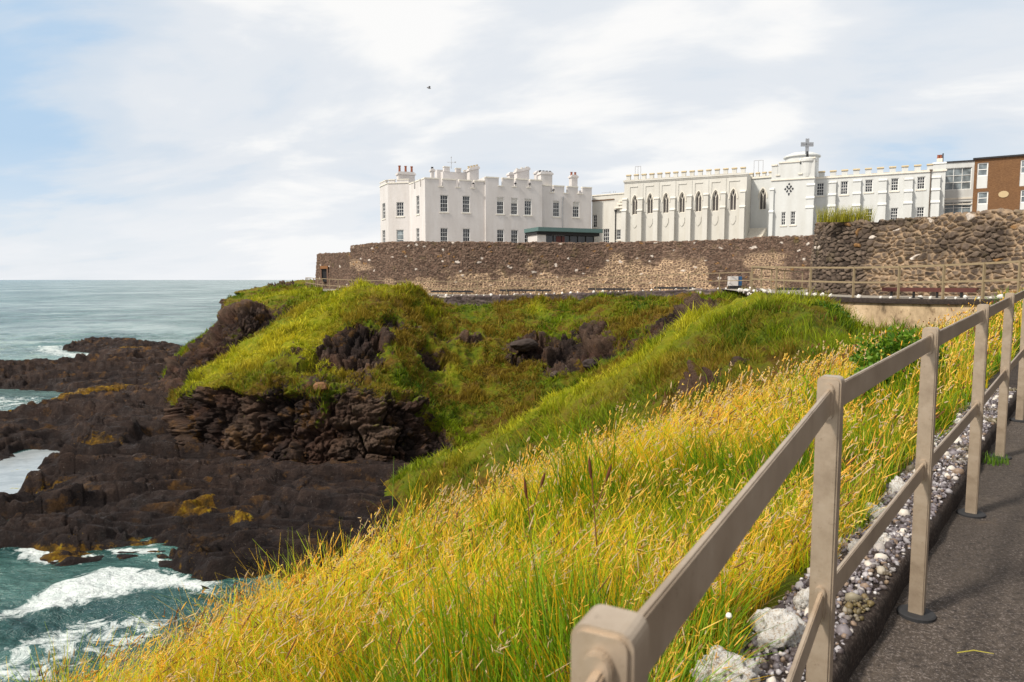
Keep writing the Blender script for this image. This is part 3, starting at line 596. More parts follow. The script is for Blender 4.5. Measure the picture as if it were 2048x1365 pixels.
def rock_mesh(name, seed, sub=4, rough=.35, flat=(1, .85, .7), holes=.0):
    V, T = ico_mesh(sub); n = V.copy(); w1, w2, wi = worley(V*1.6+seed*3.7, seed)
    d = 1+rough*(fbm(V*1.5+seed*5.1, 4, seed)*.9+(wi-.5)*.5)-rough*.35*(1-sstep(0, .15, w2-w1))+fbm(V*6+seed, 3, seed+2)*rough*.22
    if holes: h1, h2, hi = worley(V*2.6+seed, seed+9); d = d-holes*sstep(.32, .12, h1)
    V = V*d[:, None]*np.array(flat)
    me = bpy.data.meshes.new(name); me.from_pydata(V.tolist(), [], T.tolist())
    for p in me.polygons: p.use_smooth = True
    return me

# ------------------------------------------------------------------ near railing
import bmesh
def stadium(w, h, n=6):
    r = w/2; pts = []
    for k in range(n+1): a = math.pi*k/n; pts.append((r*math.cos(a), h/2-r+r*math.sin(a)))
    for k in range(n+1): a = math.pi+math.pi*k/n; pts.append((r*math.cos(a), -h/2+r+r*math.sin(a)))
    return pts
PW, PD, PH = .056, .050, 1.20
RAIL_Z = (PH-.062, PH-.582)
def near_railing():
    t = thing('railing', 'taupe steel railing of thick square posts in the foreground beside the asphalt path', 'railing', tuple(POSTS[0]))
    ang = []
    for i, p in enumerate(POSTS):
        a = POSTS[max(i-1, 0)]; b = POSTS[min(i+1, len(POSTS)-1)]; d = (b-a)[:2]; ang.append(math.atan2(d[1], d[0])-math.pi/2)
    # one post mesh: outline in (x,z) with rounded shoulders, extruded along the rail direction (y)
    r = .014; o = [(-PW/2, 0)]
    for k in range(6): a = math.pi-math.pi/2*k/5; o.append((-PW/2+r+r*math.cos(a), PH-r+r*math.sin(a)))
    for k in range(6): a = math.pi/2-math.pi/2*k/5; o.append((PW/2-r+r*math.cos(a), PH-r+r*math.sin(a)))
    o.append((PW/2, 0)); mb = MB(); mb.prism(o, -PD/2, PD/2)
    post0 = mb.build('post', M_RAIL, t, origin=tuple(POSTS[0]*0), bevel=.0045); post0.location = (0, 0, 0)
    plates0 = []
    for z in RAIL_Z:
        for sgn in (-1, 1):
            mb = MB(); mb.prism([(x, z+zz) for x, zz in stadium(.026, .092)], sgn*(PD/2-.001), sgn*(PD/2+.010)); q = mb.build('mounting_plate', M_RAIL, post0, origin=(0, 0, 0), bevel=.0015); q.location = (0, 0, 0); plates0.append(q)
    mb = MB(); mb.lathe(0, 0, [(.072, -.005), (.072, .010), (.066, .014), (.0, .0145)], 24)
    base0 = mb.build('base_flange', M_DARK, post0, origin=(0, 0, 0)); base0.location = (0, 0, 0)
    for i, p in enumerate(POSTS):
        if i == 0: a = post0
        else:
            a = post0.copy(); COL.objects.link(a); a.parent = t
            for q in plates0: b = q.copy(); COL.objects.link(b); b.parent = a
            c = base0.copy(); COL.objects.link(c); c.parent = a
        a.location = tuple(p-POSTS[0]); a.rotation_euler = (0, 0, ang[i])
    for i in range(len(POSTS)-1):
        for z in RAIL_Z:
            a = POSTS[i]+np.array([0, 0, z]); b = POSTS[i+1]+np.array([0, 0, z]); d = (b-a)/np.linalg.norm(b-a)
            mb = MB(); mb.bar(a+d*(PD/2+.004), b-d*(PD/2+.004), .011, .066); mb.build('rail', M_RAIL, t, bevel=.0025)
near_railing()

# ------------------------------------------------------------------ pale stones on the near kerb
def near_stones():
    ms = [rock_mesh('pale_rock', k, 4, .5, (1, .85, .75), .35) for k in range(5)]
    L = [((1448, 1352), .08, 'big white and brown rock on the gravel, nearest of all at the bottom edge'),
         ((1560, 1272), .082, 'large white knobbly rock with orange crust left of the nearest full post'),
         ((1612, 1205), .048, 'white shell shaped rock touching the left side of the nearest full post'),
         ((1752, 1030), .052, 'tall white rock standing on the gravel just left of the third post'),
         ((1800, 985), .06, 'white rock lying by long grass directly left of the third post'),
         ((1765, 1088), .045, 'rust stained pale rock on mossy gravel between second and third posts'),
         ((1718, 1100), .04, 'yellowish rock half buried in moss beside the lower rail'),
         ((1935, 805), .10, 'bright white craggy rock seen between third and fourth posts above lower rail'),
         ((1922, 865), .085, 'white rock under the bright craggy one between third and fourth posts'),
         ((1988, 765), .085, 'white rock showing left of the fifth post above the lower rail'),
         ((2022, 735), .085, 'small white rock at the right edge of the photo beyond the fifth post'),
         ((1868, 925), .05, 'grey white rock behind the third post on the gravel')]
    for k, ((px, py), r, lab) in enumerate(L):
        c = plane(float(px), float(py), -1.30+.05*max(0, (1300-py)/500)); p = c.copy()
        o = bpy.data.objects.new('pale_rock', ms[k % 5]); COL.objects.link(o)
        if k < 5: ms[k].materials.append(M_SHELL)
        o.location = (p[0], p[1], p[2]); r *= 1.3; o.scale = (r, r, r); o.rotation_euler = (k*.7, k*1.3, k*2.1); props(o, lab, 'rock', 'pale rocks set along the kerb')
near_stones()

# ------------------------------------------------------------------ rubble walls
def rubble_wall(name, label, pts, thick=.5, stone=(.26, .155), res=.05, batter=.06, lime=None, cols=((.10, .062, .045), (.17, .115, .085)), seed=0, relief=.07, round_start=False, group=None, mortar_lim=0.12):
    """pts: list of (x, y, zbase, ztop) seen from the left side of travel facing the viewer"""
    A = np.array(pts, float); C = catmull(A, [12]*(len(A)-1), 0); al = np.concatenate([[0], np.cumsum(np.hypot(*np.diff(C[:, :2], axis=0).T))])
    n = int(al[-1]/res)+1; u = np.linspace(0, al[-1], n); B = np.stack([np.interp(u, al, C[:, k]) for k in range(4)], 1)
    t = np.gradient(B[:, :2], axis=0); t /= np.linalg.norm(t, axis=1, keepdims=True)+1e-9; nr = np.stack([t[:, 1], -t[:, 0]], 1)      # outward = towards the viewer
    H = (B[:, 3]-B[:, 2]); hm = H.max(); nf = int(hm/res)+1; nt_ = max(4, int(thick/res)); nb = 6
    rows = []; v = []
    for k in range(nf+1): f = k/nf; rows.append((0, f))
    for k in range(1, nt_+1): rows.append((k/nt_, 1.0))
    for k in range(1, nb+1): rows.append((1.0, 1-k/nb))
    P = np.zeros((n, len(rows), 3)); UV = np.zeros((n, len(rows), 2)); O = np.zeros((n, len(rows), 3)); fade = np.ones((n, len(rows)))
    for k, (a, f) in enumerate(rows):
        off = -a*thick-batter*f*H*(1 if a == 0 else 1); z = B[:, 2]+f*H
        P[:, k, 0] = B[:, 0]+nr[:, 0]*off; P[:, k, 1] = B[:, 1]+nr[:, 1]*off; P[:, k, 2] = z
        UV[:, k, 0] = u; UV[:, k, 1] = B[:, 2].mean()*0+z+a*thick*(1 if f == 1 else 1)
        if a == 0: O[:, k, :2] = nr
        elif f == 1: O[:, k, 2] = 1
        else: O[:, k, :2] = -nr
    P[..., 2] += 0
    q = np.stack([UV[..., 0]/stone[0], UV[..., 1]/stone[1], UV[..., 0]*0], -1); q0 = np.stack([UV[..., 0]*.9, UV[..., 1]*.9, UV[..., 0]*0], -1)
    q = q+np.stack([fbm(q*.55, 3, seed+1)*.8, fbm(q*.55+50, 3, seed+2)*.55, q[..., 0]*0], -1)
    q[..., 0] += .5*(np.floor(q[..., 1]) % 2)*0
    f1, f2, cid = worley2(q, seed+2); e = f2-f1
    big = fbm(q0*.25, 3, seed+7); st = sstep(.0, mortar_lim*1.6, e); mo = 1-sstep(mortar_lim*.3, mortar_lim, e)
    disp = relief*(st*(.6+.8*cid)-.5)+fbm(q0*7, 4, seed+9)*relief*.6+fbm(q0*.35, 3, seed+11)*.08
    P = P+O*disp[..., None]
    topr = np.array([1.0 if (a > 0 and f == 1) or f > .97 else 0 for a, f in rows]); P[..., 2] += topr[None]*(fbm(q0*2.2, 3, seed+12)*.07+(cid-.5)*.08)
    c0, c1 = np.array(cols[0]), np.array(cols[1]); c3 = _h((cid*9999).astype(int), (cid*77).astype(int), (cid*0).astype(int), seed)
    col = c0+(c1-c0)*cid[..., None]; col = col*(.75+.5*c3[..., None])*(1+.25*big[..., None]); pale = (c3 > .988); col = np.where(pale[..., None], np.array((.55, .48, .42)), col)
    col = np.where(((c3 > .90) & (c3 < .915))[..., None], np.array((.22, .12, .05)), col)
    lm = lime(P, u, UV) if lime is not None else np.zeros(P.shape[:2]); mo = np.clip(mo+lm*(1-sstep(mortar_lim*1.2, mortar_lim*3.0, e)), 0, 1)
    o0 = P.reshape(-1, 3).mean(0)*0
    o = np_mesh(name, P.reshape(-1, 3), grid_faces(n, len(rows)), M_STONE, {'col': col.reshape(-1, 3), 'mortar': mo.ravel(), 'lime': np.clip(lm, 0, 1).ravel()}, smooth=True)
    if label: props(o, label, 'wall', group)
    return o
def wp(px, pyb, pyt, d):
    a = wv(px, pyb, d); b = wv(px, pyt, d); return (a[0], d, a[2]-.5, b[2])
def lime_left(P, u, UV):
    # pale pointing covers the lower part of the wall, stepping higher towards its right half
    X, Z = P[..., 0], P[..., 2]; lim = np.interp(X, [-14, -9, -6.3, -4, 0, 2, 6.8, 8.2, 11, 15.0, 15.5, 30], [-3, -.6, .1, .75, .8, .5, .7, 1.6, 1.95, 1.75, -.6, -.9])
    nz = fbm(np.stack([X*.7, Z*1.1, X*0], -1), 4, 91); a = sstep(.35, -.35, Z-lim+nz*1.3)*(.78+.22*sstep(-.3, .3, fbm(np.stack([X*1.3, Z*2.0, X*0], -1), 3, 19)))
    patch = sstep(.18, .4, fbm(np.stack([X*.55+7, Z*.8, X*0], -1), 4, 13))*.75*sstep(2.6, 1.6, Z); return np.maximum(a, patch)
MAINW = [(697, 590, 491, 66), (745, 590, 486.5, 63.2), (830, 592, 484, 61), (900, 592, 484, 60), (1050, 590, 486, 59.6), (1200, 586, 486, 58.8), (1300, 584, 484, 57.5), (1420, 582, 480.5, 54.5), (1520, 582, 476, 51), (1625, 583, 472, 46)]
rubble_wall('stone_wall', 'long curved brown rubble wall with pale pointing patches under the white castle', [wp(*p) for p in MAINW], lime=lime_left, seed=500, res=.052, relief=.06)
rubble_wall('stone_wall', 'lower rubble wall with a small doorway at the seaward left end', [wp(*p) for p in ((629, 588, 508.5, 72.5), (660, 590, 507, 69.5), (690, 590, 506.5, 67), (712, 590, 506.5, 65))], seed=540, res=.06, relief=.05, batter=.09)
RIGHTW = [(1632, 590, 462, 41), (1618, 592, 452, 37.5), (1621, 594, 447.5, 34.5), (1650, 596, 444.5, 32.6), (1720, 598, 443, 31), (1800, 600, 439.5, 29.6), (1900, 603, 430.5, 27.6), (1970, 605, 426, 26.4), (2048, 608, 423.5, 25), (2200, 612, 418, 22.5), (2400, 620, 410, 20)]
rubble_wall('stone_wall', 'tall grey brown rubble wall of big round stones at right above the bench', [wp(*p) for p in RIGHTW], stone=(.31, .205), res=.028, seed=600, relief=.10, cols=((.055, .040, .032), (.15, .112, .085)), mortar_lim=.17,
            lime=lambda P, u, UV: .62*sstep(-.25, .3, fbm(np.stack([UV[..., 0]*.5, UV[..., 1]*.6, UV[..., 0]*0], -1), 4, 15)))
rubble_wall('stone_wall', 'unseen continuation of the tall rubble wall, added beside the near path to block sky light', [(19.3, 20, -1.2, 2.2), (16.6, 15, -1.4, 2.3), (12.2, 9.5, -1.6, 2.3), (8.6, 5.2, -1.8, 2.3), (6.2, 1.6, -2, 2.3), (5.2, -1.5, -2.1, 2.2), (4.8, -6, -2.2, 2.1)], stone=(.36, .24), res=.09, seed=640, relief=.1, cols=((.055, .040, .032), (.15, .112, .085)), mortar_lim=.17)  # out of view; added to keep sky light off rail sides, asphalt and kerb
# doorway of the seaward wall
def doorway():
    t = thing('doorway', 'small dark doorway with orange lintel in the lower seaward stone wall', 'doorway', wv(649, 565, 70.8))
    a = wv(645, 556, 70.55); b = wv(653.5, 538, 70.3)
    mb = MB(); mb.box(a[0], b[0], a[1]-.25, a[1]+.6, a[2]-.4, b[2]); mb.build('opening', M_DARK, t)
    mb = MB(); mb.box(a[0]-.12, b[0]+.12, a[1]-.38, a[1]+.2, b[2], b[2]+.28); mb.build('lintel', m_paint('orange_lintel', (.34, .16, .07), .4, 3), t)
    mb = MB(); mb.box(a[0]-.16, a[0], a[1]-.33, a[1]+.2, a[2]-.4, b[2]); mb.box(b[0], b[0]+.16, a[1]-.36, a[1]+.2, a[2]-.4, b[2]); mb.build('jamb', m_paint('brown_jamb', (.2, .12, .085), .4, 3), t)
doorway()

# ------------------------------------------------------------------ far path, retaining walls, far railings
RUN_L = [(612, 576, 79), (620, 578, 72), (645, 583, 65), (672, 586, 61.5), (700, 588, 59.5), (760, 590.5, 57.5), (850, 592.5, 56.2), (950, 592.5, 55.6), (1050, 590.5, 55), (1150, 587.5, 54.4), (1250, 584, 53.6), (1335, 581, 52.6), (1410, 579.5, 51.3), (1500, 578.5, 49)]
RUN_R = [(1503, 584, 33), (1552, 588, 31), (1620, 592, 29.3), (1706, 596, 27.4), (1796, 598, 25.8), (1885, 599, 24.3), (1965, 599, 23), (2036, 599, 21.8), (2100, 600, 20.6)]
RUN_B = [(1503, 584, 33), (1522, 582.5, 35), (1542, 581.5, 37.5), (1568, 580.5, 40.5), (1604, 580, 44.5)]
def slab_wall(name, label, run, drop, thick, m, cap=.16, ov=.1, mcap=None, cat='wall'):
    A = np.array([wv(*p) for p in run]); C = catmull(A, [10]*(len(A)-1), 0); t = np.gradient(C[:, :2], axis=0); t /= np.linalg.norm(t, axis=1, keepdims=True); nr = np.stack([t[:, 1], -t[:, 0]], 1)
    def sweep(prof):
        V = np.stack([np.concatenate([C[:, :2]+nr*o, C[:, 2:]+z], 1) for o, z in prof], 1); return V, grid_faces(len(C), len(prof))
    T = thing(name, label, cat, tuple(A[0]))
    V, f = sweep([(.22, -cap), (.22, -cap*.5-drop*.5), (.26, -drop), (-.1, -drop), (-.1, -cap)]); b = np_mesh('wall_face', V.reshape(-1, 3)-A[0], f, m, smooth=False, parent=T)
    V, f = sweep([(.22+ov, -cap-.001), (.22+ov, -.01), (.22+ov-.03, .004), (-thick, .004), (-thick, -cap), (.22+ov, -cap-.001)]); np_mesh('coping', V.reshape(-1, 3)-A[0], f, mcap or M_KERB, smooth=False, parent=T)
    return T
def low_wall_pts(run, top, bot): return [(lambda a: (a[0], a[1], a[2]-bot, a[2]+top))(wv(*p)) for p in run]
def retaining():
    # rubble face under the left path
    A = low_wall_pts(RUN_L[2:], -.02, 1.5); A = [(x, y-.25, z0, z1) for x, y, z0, z1 in A]
    rubble_wall('retaining_wall', 'long low dark stone retaining wall holding up the far path and its white stones', A, thick=.55, stone=(.6, .16), res=.07, batter=.03, seed=700, relief=.05, cols=((.06, .045, .045), (.13, .10, .095)), mortar_lim=.08)
    slab_wall('retaining_wall', 'cream plastered stained retaining wall with dark coping under the right hand path', RUN_R[0:], 2.2, .35, M_PLAST, cap=.17, ov=.09)
    A = low_wall_pts([(1500, 578.5, 49), (1503, 580, 43), (1500, 582, 37), (1503, 584, 33)], -.02, 1.5)
    rubble_wall('retaining_wall', 'short stone retaining wall turning the corner of the far path', A, thick=.5, stone=(.5, .2), res=.08, batter=.02, seed=720, relief=.05, cols=((.07, .05, .045), (.14, .11, .095)))
retaining()
def far_path():
    def strip(run, wall, nm, m=M_PATH):
        A = catmull(np.array([wv(*p) for p in run]), [10]*(len(run)-1), 0); B = np.array([(lambda a: (a[0], a[1]+.6, 0))(wv(p[0], 560, p[3])) for p in wall]); B = catmull(B, [10]*(len(wall)-1), 0)
        ta = np.linspace(0, 1, 80); A2 = np.stack([np.interp(ta, np.linspace(0, 1, len(A)), A[:, k]) for k in range(3)], 1); B2 = np.stack([np.interp(ta, np.linspace(0, 1, len(B)), B[:, k]) for k in range(3)], 1)
        B2[:, 2] = A2[:, 2]+.02; V = np.stack([A2-np.array([0, 0, .03]), A2*.66+B2*.34, A2*.33+B2*.67, B2], 1); props(np_mesh(nm, V.reshape(-1, 3), grid_faces(80, 4), m), kind='structure')
    strip(RUN_L, MAINW, 'promenade'); strip(RUN_R, RIGHTW[1:-1], 'promenade')
    a = [wv(*p) for p in ((1500, 578.5, 49), (1503, 584, 33))]
    V = np.array([[(a[0][0]-1, 53, a[0][2]-.03), (18, 47, a[0][2]), (22, 46, a[0][2])], [(a[1][0], 33, a[1][2]-.035), (15, 35.5, a[1][2]-.03), (22, 35, a[1][2]-.03)]]); props(np_mesh('promenade', V.reshape(-1, 3), grid_faces(2, 3), M_PATH, smooth=False), kind='structure')
far_path()
def resample(run, step, n=None):
    A = catmull(np.array([wv(*p) for p in run]), [16]*(len(run)-1), 0); al = np.concatenate([[0], np.cumsum(np.linalg.norm(np.diff(A, axis=0), axis=1))]); n = n or max(2, int(round(al[-1]/step))+1)
    u = np.linspace(0, al[-1], n); return np.stack([np.interp(u, al, A[:, k]) for k in range(3)], 1)
def far_railing(label, pts, h=1.12, r=.032, mids=(.50,), pr=.03):
    t = thing('railing', label, 'railing', tuple(pts[0])); m0 = None
    for p in pts:
        if m0 is None: mb = MB(); mb.box(-pr, pr, -pr, pr, -.02, h); mb.box(-pr*1.8, pr*1.8, -pr*1.8, pr*1.8, -.02, .02); m0 = mb.build('post', M_RAIL2, t, origin=(0, 0, 0)); o = m0
        else: o = m0.copy(); COL.objects.link(o); o.parent = t
        o.location = tuple(p-pts[0])
    for z in (h-.03,)+tuple(h*m for m in mids):
        mb = MB()
        for a, b in zip(pts[:-1], pts[1:]): mb.bar(tuple(a+np.array([0, 0, z])), tuple(b+np.array([0, 0, z])), r*1.1, r*1.9)
        mb.build('rail', M_RAIL2, t)
far_railing('brown metal railing running across in front of the tall right hand stone wall', np.array([wv(*p) for p in RUN_R]), 1.2, .036, pr=.034)
far_railing('short length of brown railing receding behind the corner where the far path turns', np.array([wv(*p) for p in RUN_B]), 1.15, .034)
far_railing('thin pale brown railing along the far path below the long curved wall', resample(RUN_L[2:], 2.3), 1.2, .026, pr=.028)
far_railing('short seaward end of the pale railing at the tip of the far path', resample(RUN_L[:3], 2.6), 1.15, .03, pr=.03)

# white stones lined up along the far path edges
WST = []
def white_stones():
    ms = [rock_mesh('white_stone', 30+k, 2, .4) for k in range(4)]; [m.materials.append(M_SHELL) for m in ms]
    gl = 'white stones lined along the far path edge'; k = 0
    P = resample(RUN_L[2:], .62)
    for p in P:
        if random.random() < .12: continue
        o = bpy.data.objects.new('white_stone', ms[k % 4]); COL.objects.link(o); r = .10*random.uniform(.6, 1.35); o.scale = (r, r, r*random.uniform(.7, 1.3)); o.location = (p[0]+random.uniform(-.05, .05), p[1]-.1, p[2]+r*.5); o.rotation_euler = (random.random()*3, random.random()*3, random.random()*6)
        props(o, 'small white stone in the row on the dark retaining wall of the far left path', 'stone', gl); k += 1
    P = resample(RUN_R[:-1], .42)
    for p in P:
        if random.random() < .2: continue
        o = bpy.data.objects.new('white_stone', ms[k % 4]); COL.objects.link(o); r = .085*random.uniform(.55, 1.5); o.scale = (r, r, r*random.uniform(.7, 1.3)); o.location = (p[0]+random.uniform(-.05, .05), p[1]+.1+random.uniform(-.1, .12), p[2]+r*.5); o.rotation_euler = (random.random()*3, random.random()*3, random.random()*6)
        props(o, 'small white stone on the dark coping above the cream plastered wall', 'stone', 'white stones along the right hand coping'); k += 1
    for j in range(26):                                    # the heap at the corner
        px = random.uniform(1478, 1545); p = wv(px, random.uniform(576, 589), 32.2+random.random()*1.2); r = random.uniform(.05, .12)
        o = bpy.data.objects.new('white_stone', ms[k % 4]); COL.objects.link(o); o.scale = (r, r, r*.8); o.location = (p[0], p[1], min(p[2], -.50)); o.rotation_euler = (random.random()*3, random.random()*3, random.random()*6)
        props(o, 'white stone in the heap at the corner where the far path turns', 'stone', 'white stones heaped at the path corner'); k += 1
white_stones()

M_BENCH = m_paint('red_brown_bench_paint', (.10, .035, .03), .3, 4)
def bench(label, x0, x1, ytop, d0, d1, ztop_off=0, legs=4, m=M_BENCH, sh=.5):
    a = np.array(wv(x0, ytop, d0)); b = np.array(wv(x1, ytop, d1)); t = thing('bench', label, 'bench', tuple(a)); d = (b-a); d[2] = 0; L = np.linalg.norm(d); d /= L; n = np.array([-d[1], d[0], 0])
    for k in range(3):
        off = n*(.02+k*.15); mb = MB(); mb.bar(tuple(a+off-np.array([0, 0, .045 if k == 0 else 0])), tuple(a+off+d*L-np.array([0, 0, .045 if k == 0 else 0])), .13 if k else .06, .06 if k else .15); mb.build('seat_board', m, t)
    mb = MB(); off = n*.50+np.array([0, 0, .16]); 
    for k in range(legs):
        c = a+d*(L*(k+.5)/legs); mb = MB(); mb.box(c[0]-.03, c[0]+.03, c[1]+.05, c[1]+.12, c[2]-sh, c[2]-.121); mb.build('leg', M_DARK, t)
bench('very long low dark red bench against the right hand stone wall', 1764, 1952, 577, 27.2, 24.9, legs=4)
bench('short dark bench half hidden behind the corner of the railings', 1552, 1602, 577, 42, 41, legs=2, m=M_DARK)
bench('dark bench directly left of the white cabinet on the far path', 1308, 1388, 575, 54.4, 52.8, legs=3, m=M_DARK, sh=.42)
bench('dark bench between the white cabinet bench and the middle of the far wall', 1176, 1262, 577.5, 56.4, 55.6, legs=3, m=M_DARK, sh=.4)
bench('dark bench against the far wall, third from the white cabinet', 1000, 1102, 580, 57.6, 57.0, legs=3, m=M_DARK, sh=.4)
bench('dark bench nearest the grassy mound on the far path', 862, 946, 582.5, 58.3, 58.0, legs=3, m=M_DARK, sh=.4)
def cabinet():
    a = wv(1459, 574, 50.2); b = wv(1477, 553, 50.2); t = thing('cabinet', 'white box cabinet with a blue side panel standing on the far path', 'cabinet', (a[0], a[1], a[2]))
    mb = MB(); mb.box(a[0], b[0], a[1], a[1]+.5, a[2]+.06, b[2]); mb.build('body', M_WHITE, t, bevel=.015)
    mb = MB(); mb.box(b[0]+.002, b[0]+.28, a[1]+.06, a[1]+.45, a[2]+.08, b[2]-.01); mb.build('side_panel', m_paint('blue_panel', (.03, .10, .22), .2, 3), t, bevel=.01)
    mb = MB(); mb.box(a[0]+.03, b[0]+.25, a[1]+.05, a[1]+.45, a[2]-.25, a[2]+.06); mb.build('plinth', M_DARK, t)
cabinet()

# ------------------------------------------------------------------ buildings
GZ = 2.0                      # terrace level behind the walls
class Fr:
    """facade frame: u along the wall (left to right in the photo), y into the building, z up"""
    def __init__(s, pa, da, pb, db, py=430):
        A = wv(pa, py, da); B = wv(pb, py, db); s.A = np.array(A[:2]); s.B = np.array(B[:2]); d = s.B-s.A; s.L = float(np.linalg.norm(d)); s.d = d/s.L; s.n = np.array([-s.d[1], s.d[0]])
    def T(s, u, y, z): p = s.A+s.d*u+s.n*y; return (float(p[0]), float(p[1]), float(z))
    def hit(s, px, py, y=0.0):
        r = W(px, py, 1.0); A = s.A+s.n*y; M_ = np.array([[r[0], -s.d[0]], [r[1], -s.d[1]]]); k, u = np.linalg.solve(M_, A); return float(u), float(r[2]*k)
    def u(s, px, py=430, y=0.): return s.hit(px, py, y)[0]
    def z(s, px, py, y=0.): return s.hit(px, py, y)[1]
    def sub(s, u0, u1, y):
        f = Fr.__new__(Fr); f.A = s.A+s.d*u0+s.n*y; f.B = s.A+s.d*u1+s.n*y; f.d = s.d; f.n = s.n; f.L = u1-u0; return f
    def back(s, right, depth):
        """the side wall that runs back from the right (or left) end"""
        f = Fr.__new__(Fr); 
        if right: f.A = s.B.copy(); f.B = s.B+s.n*depth
        else: f.A = s.A+s.n*depth; f.B = s.A.copy()
        d = f.B-f.A; f.L = float(np.linalg.norm(d)); f.d = d/f.L; f.n = np.array([-f.d[1], f.d[0]]); return f
def arch_pts(x0, x1, zs, za, n=7):
    """pointed arch from (x0,zs) over the apex to (x1,zs)"""
    xm = (x0+x1)/2; w = (x1-x0); h = za-zs; L = []
    for k in range(n+1): t = k/n; a = t*math.pi/2.6; L.append((x0+(xm-x0)*(1-math.cos(a))/(1-math.cos(math.pi/2.6)), zs+h*math.sin(a)/math.sin(math.pi/2.6)))
    return L+[(2*xm-x, z) for x, z in reversed(L[:-1])]
def wall_holes(mb, x0, x1, z0, z1, holes, y=0., dep=.2):
    """front face with real openings and their reveals; hole = (xa, xb, za, zb, spring or None)"""
    xs = sorted({x0, x1, *[h[0] for h in holes], *[h[1] for h in holes]}); xs = [x for x in xs if x0 <= x <= x1]
    for a, b in zip(xs[:-1], xs[1:]):
        if b-a < 1e-5: continue
        m = (a+b)/2; segs = sorted((max(h[2], z0), min(h[3], z1)) for h in holes if h[0] < m < h[1]); z = z0
        for s0, s1 in segs:
            if s0 > z+1e-5: mb.poly([(a, y, z), (b, y, z), (b, y, s0), (a, y, s0)])
            z = max(z, s1)
        if z < z1-1e-5: mb.poly([(a, y, z), (b, y, z), (b, y, z1), (a, y, z1)])
    for h in holes:
        xa, xb, za, zb, sp = h
        if sp is None:
            for q in (((xa, y, za), (xa, y, zb), (xa, y+dep, zb), (xa, y+dep, za)), ((xb, y, za), (xb, y+dep, za), (xb, y+dep, zb), (xb, y, zb)), ((xa, y, zb), (xb, y, zb), (xb, y+dep, zb), (xa, y+dep, zb)), ((xa, y, za), (xa, y+dep, za), (xb, y+dep, za), (xb, y, za))): mb.poly(q)
        else:
            A = arch_pts(xa, xb, sp, zb); m = len(A)//2
            for k in range(m): mb.poly([(xa, y, zb), (A[k][0], y, A[k][1]), (A[k+1][0], y, A[k+1][1])])
            for k in range(m, len(A)-1): mb.poly([(xb, y, zb), (A[k][0], y, A[k][1]), (A[k+1][0], y, A[k+1][1])])
            R = [(xa, za), (xa, sp)]+A[1:-1]+[(xb, sp), (xb, za)]
            for p, q in zip(R, R[1:]+R[:1]): mb.poly([(p[0], y, p[1]), (q[0], y, q[1]), (q[0], y+dep, q[1]), (p[0], y+dep, p[1])])
def sash(fr, parent, xa, xb, za, zb, cols=3, rows=4, y=.12, glass=None, sill=True, blind=0, label=None, fw=.07, mw=.028, m=None):
    mb = MB(fr); mb.box(xa, xa+fw, y-.04, y+.05, za, zb); mb.box(xb-fw, xb, y-.04, y+.05, za, zb); mb.box(xa+fw, xb-fw, y-.04, y+.05, zb-fw, zb); mb.box(xa+fw, xb-fw, y-.04, y+.05, za, za+fw)
    for k in range(1, cols): x = xa+fw+(xb-xa-2*fw)*k/cols; mb.box(x-mw/2, x+mw/2, y-.015, y+.03, za+fw, zb-fw)
    for k in range(1, rows):
        z = za+fw+(zb-za-2*fw)*k/rows; w = mw*(1.8 if k == rows//2 and rows > 2 else 1); mb.box(xa+fw, xb-fw, y-.02, y+.027, z-w/2, z+w/2)
    wdw = mb.build('window', m or M_FRAME, parent)
    if label: wdw['label'] = label
    mb = MB(fr); mb.box(xa+fw*.5, xb-fw*.5, y+.032, y+.045, za+fw*.5, zb-fw*.5); mb.build('pane', glass or M_GLASS, wdw)
    if blind: mb = MB(fr); zt = zb-fw; mb.box(xa+fw, xb-fw, y+.028, y+.0315, zt-(zb-za)*blind, zt); mb.build('blind', M_BLIND, wdw)
    if sill: mb = MB(fr); mb.box(xa-.12, xb+.12, -.07, y-.04, za-.14, za-.005); mb.build('sill', M_TRIM, wdw)
    return wdw
def rect(fr, x0, x1, y0, y1, y=0.):
    xm, ym = (x0+x1)/2, (y0+y1)/2; return (fr.u(x0, ym, y), fr.u(x1, ym, y), fr.z(xm, y1, y), fr.z(xm, y0, y))
def coping(mb, a, b, y0, y1, z, h=.16, ov=.07): mb.box(a-ov, b+ov, y0-ov, y1+ov, z, z+h)
def loc_of(fr): return (float(fr.A[0]), float(fr.A[1]), GZ)

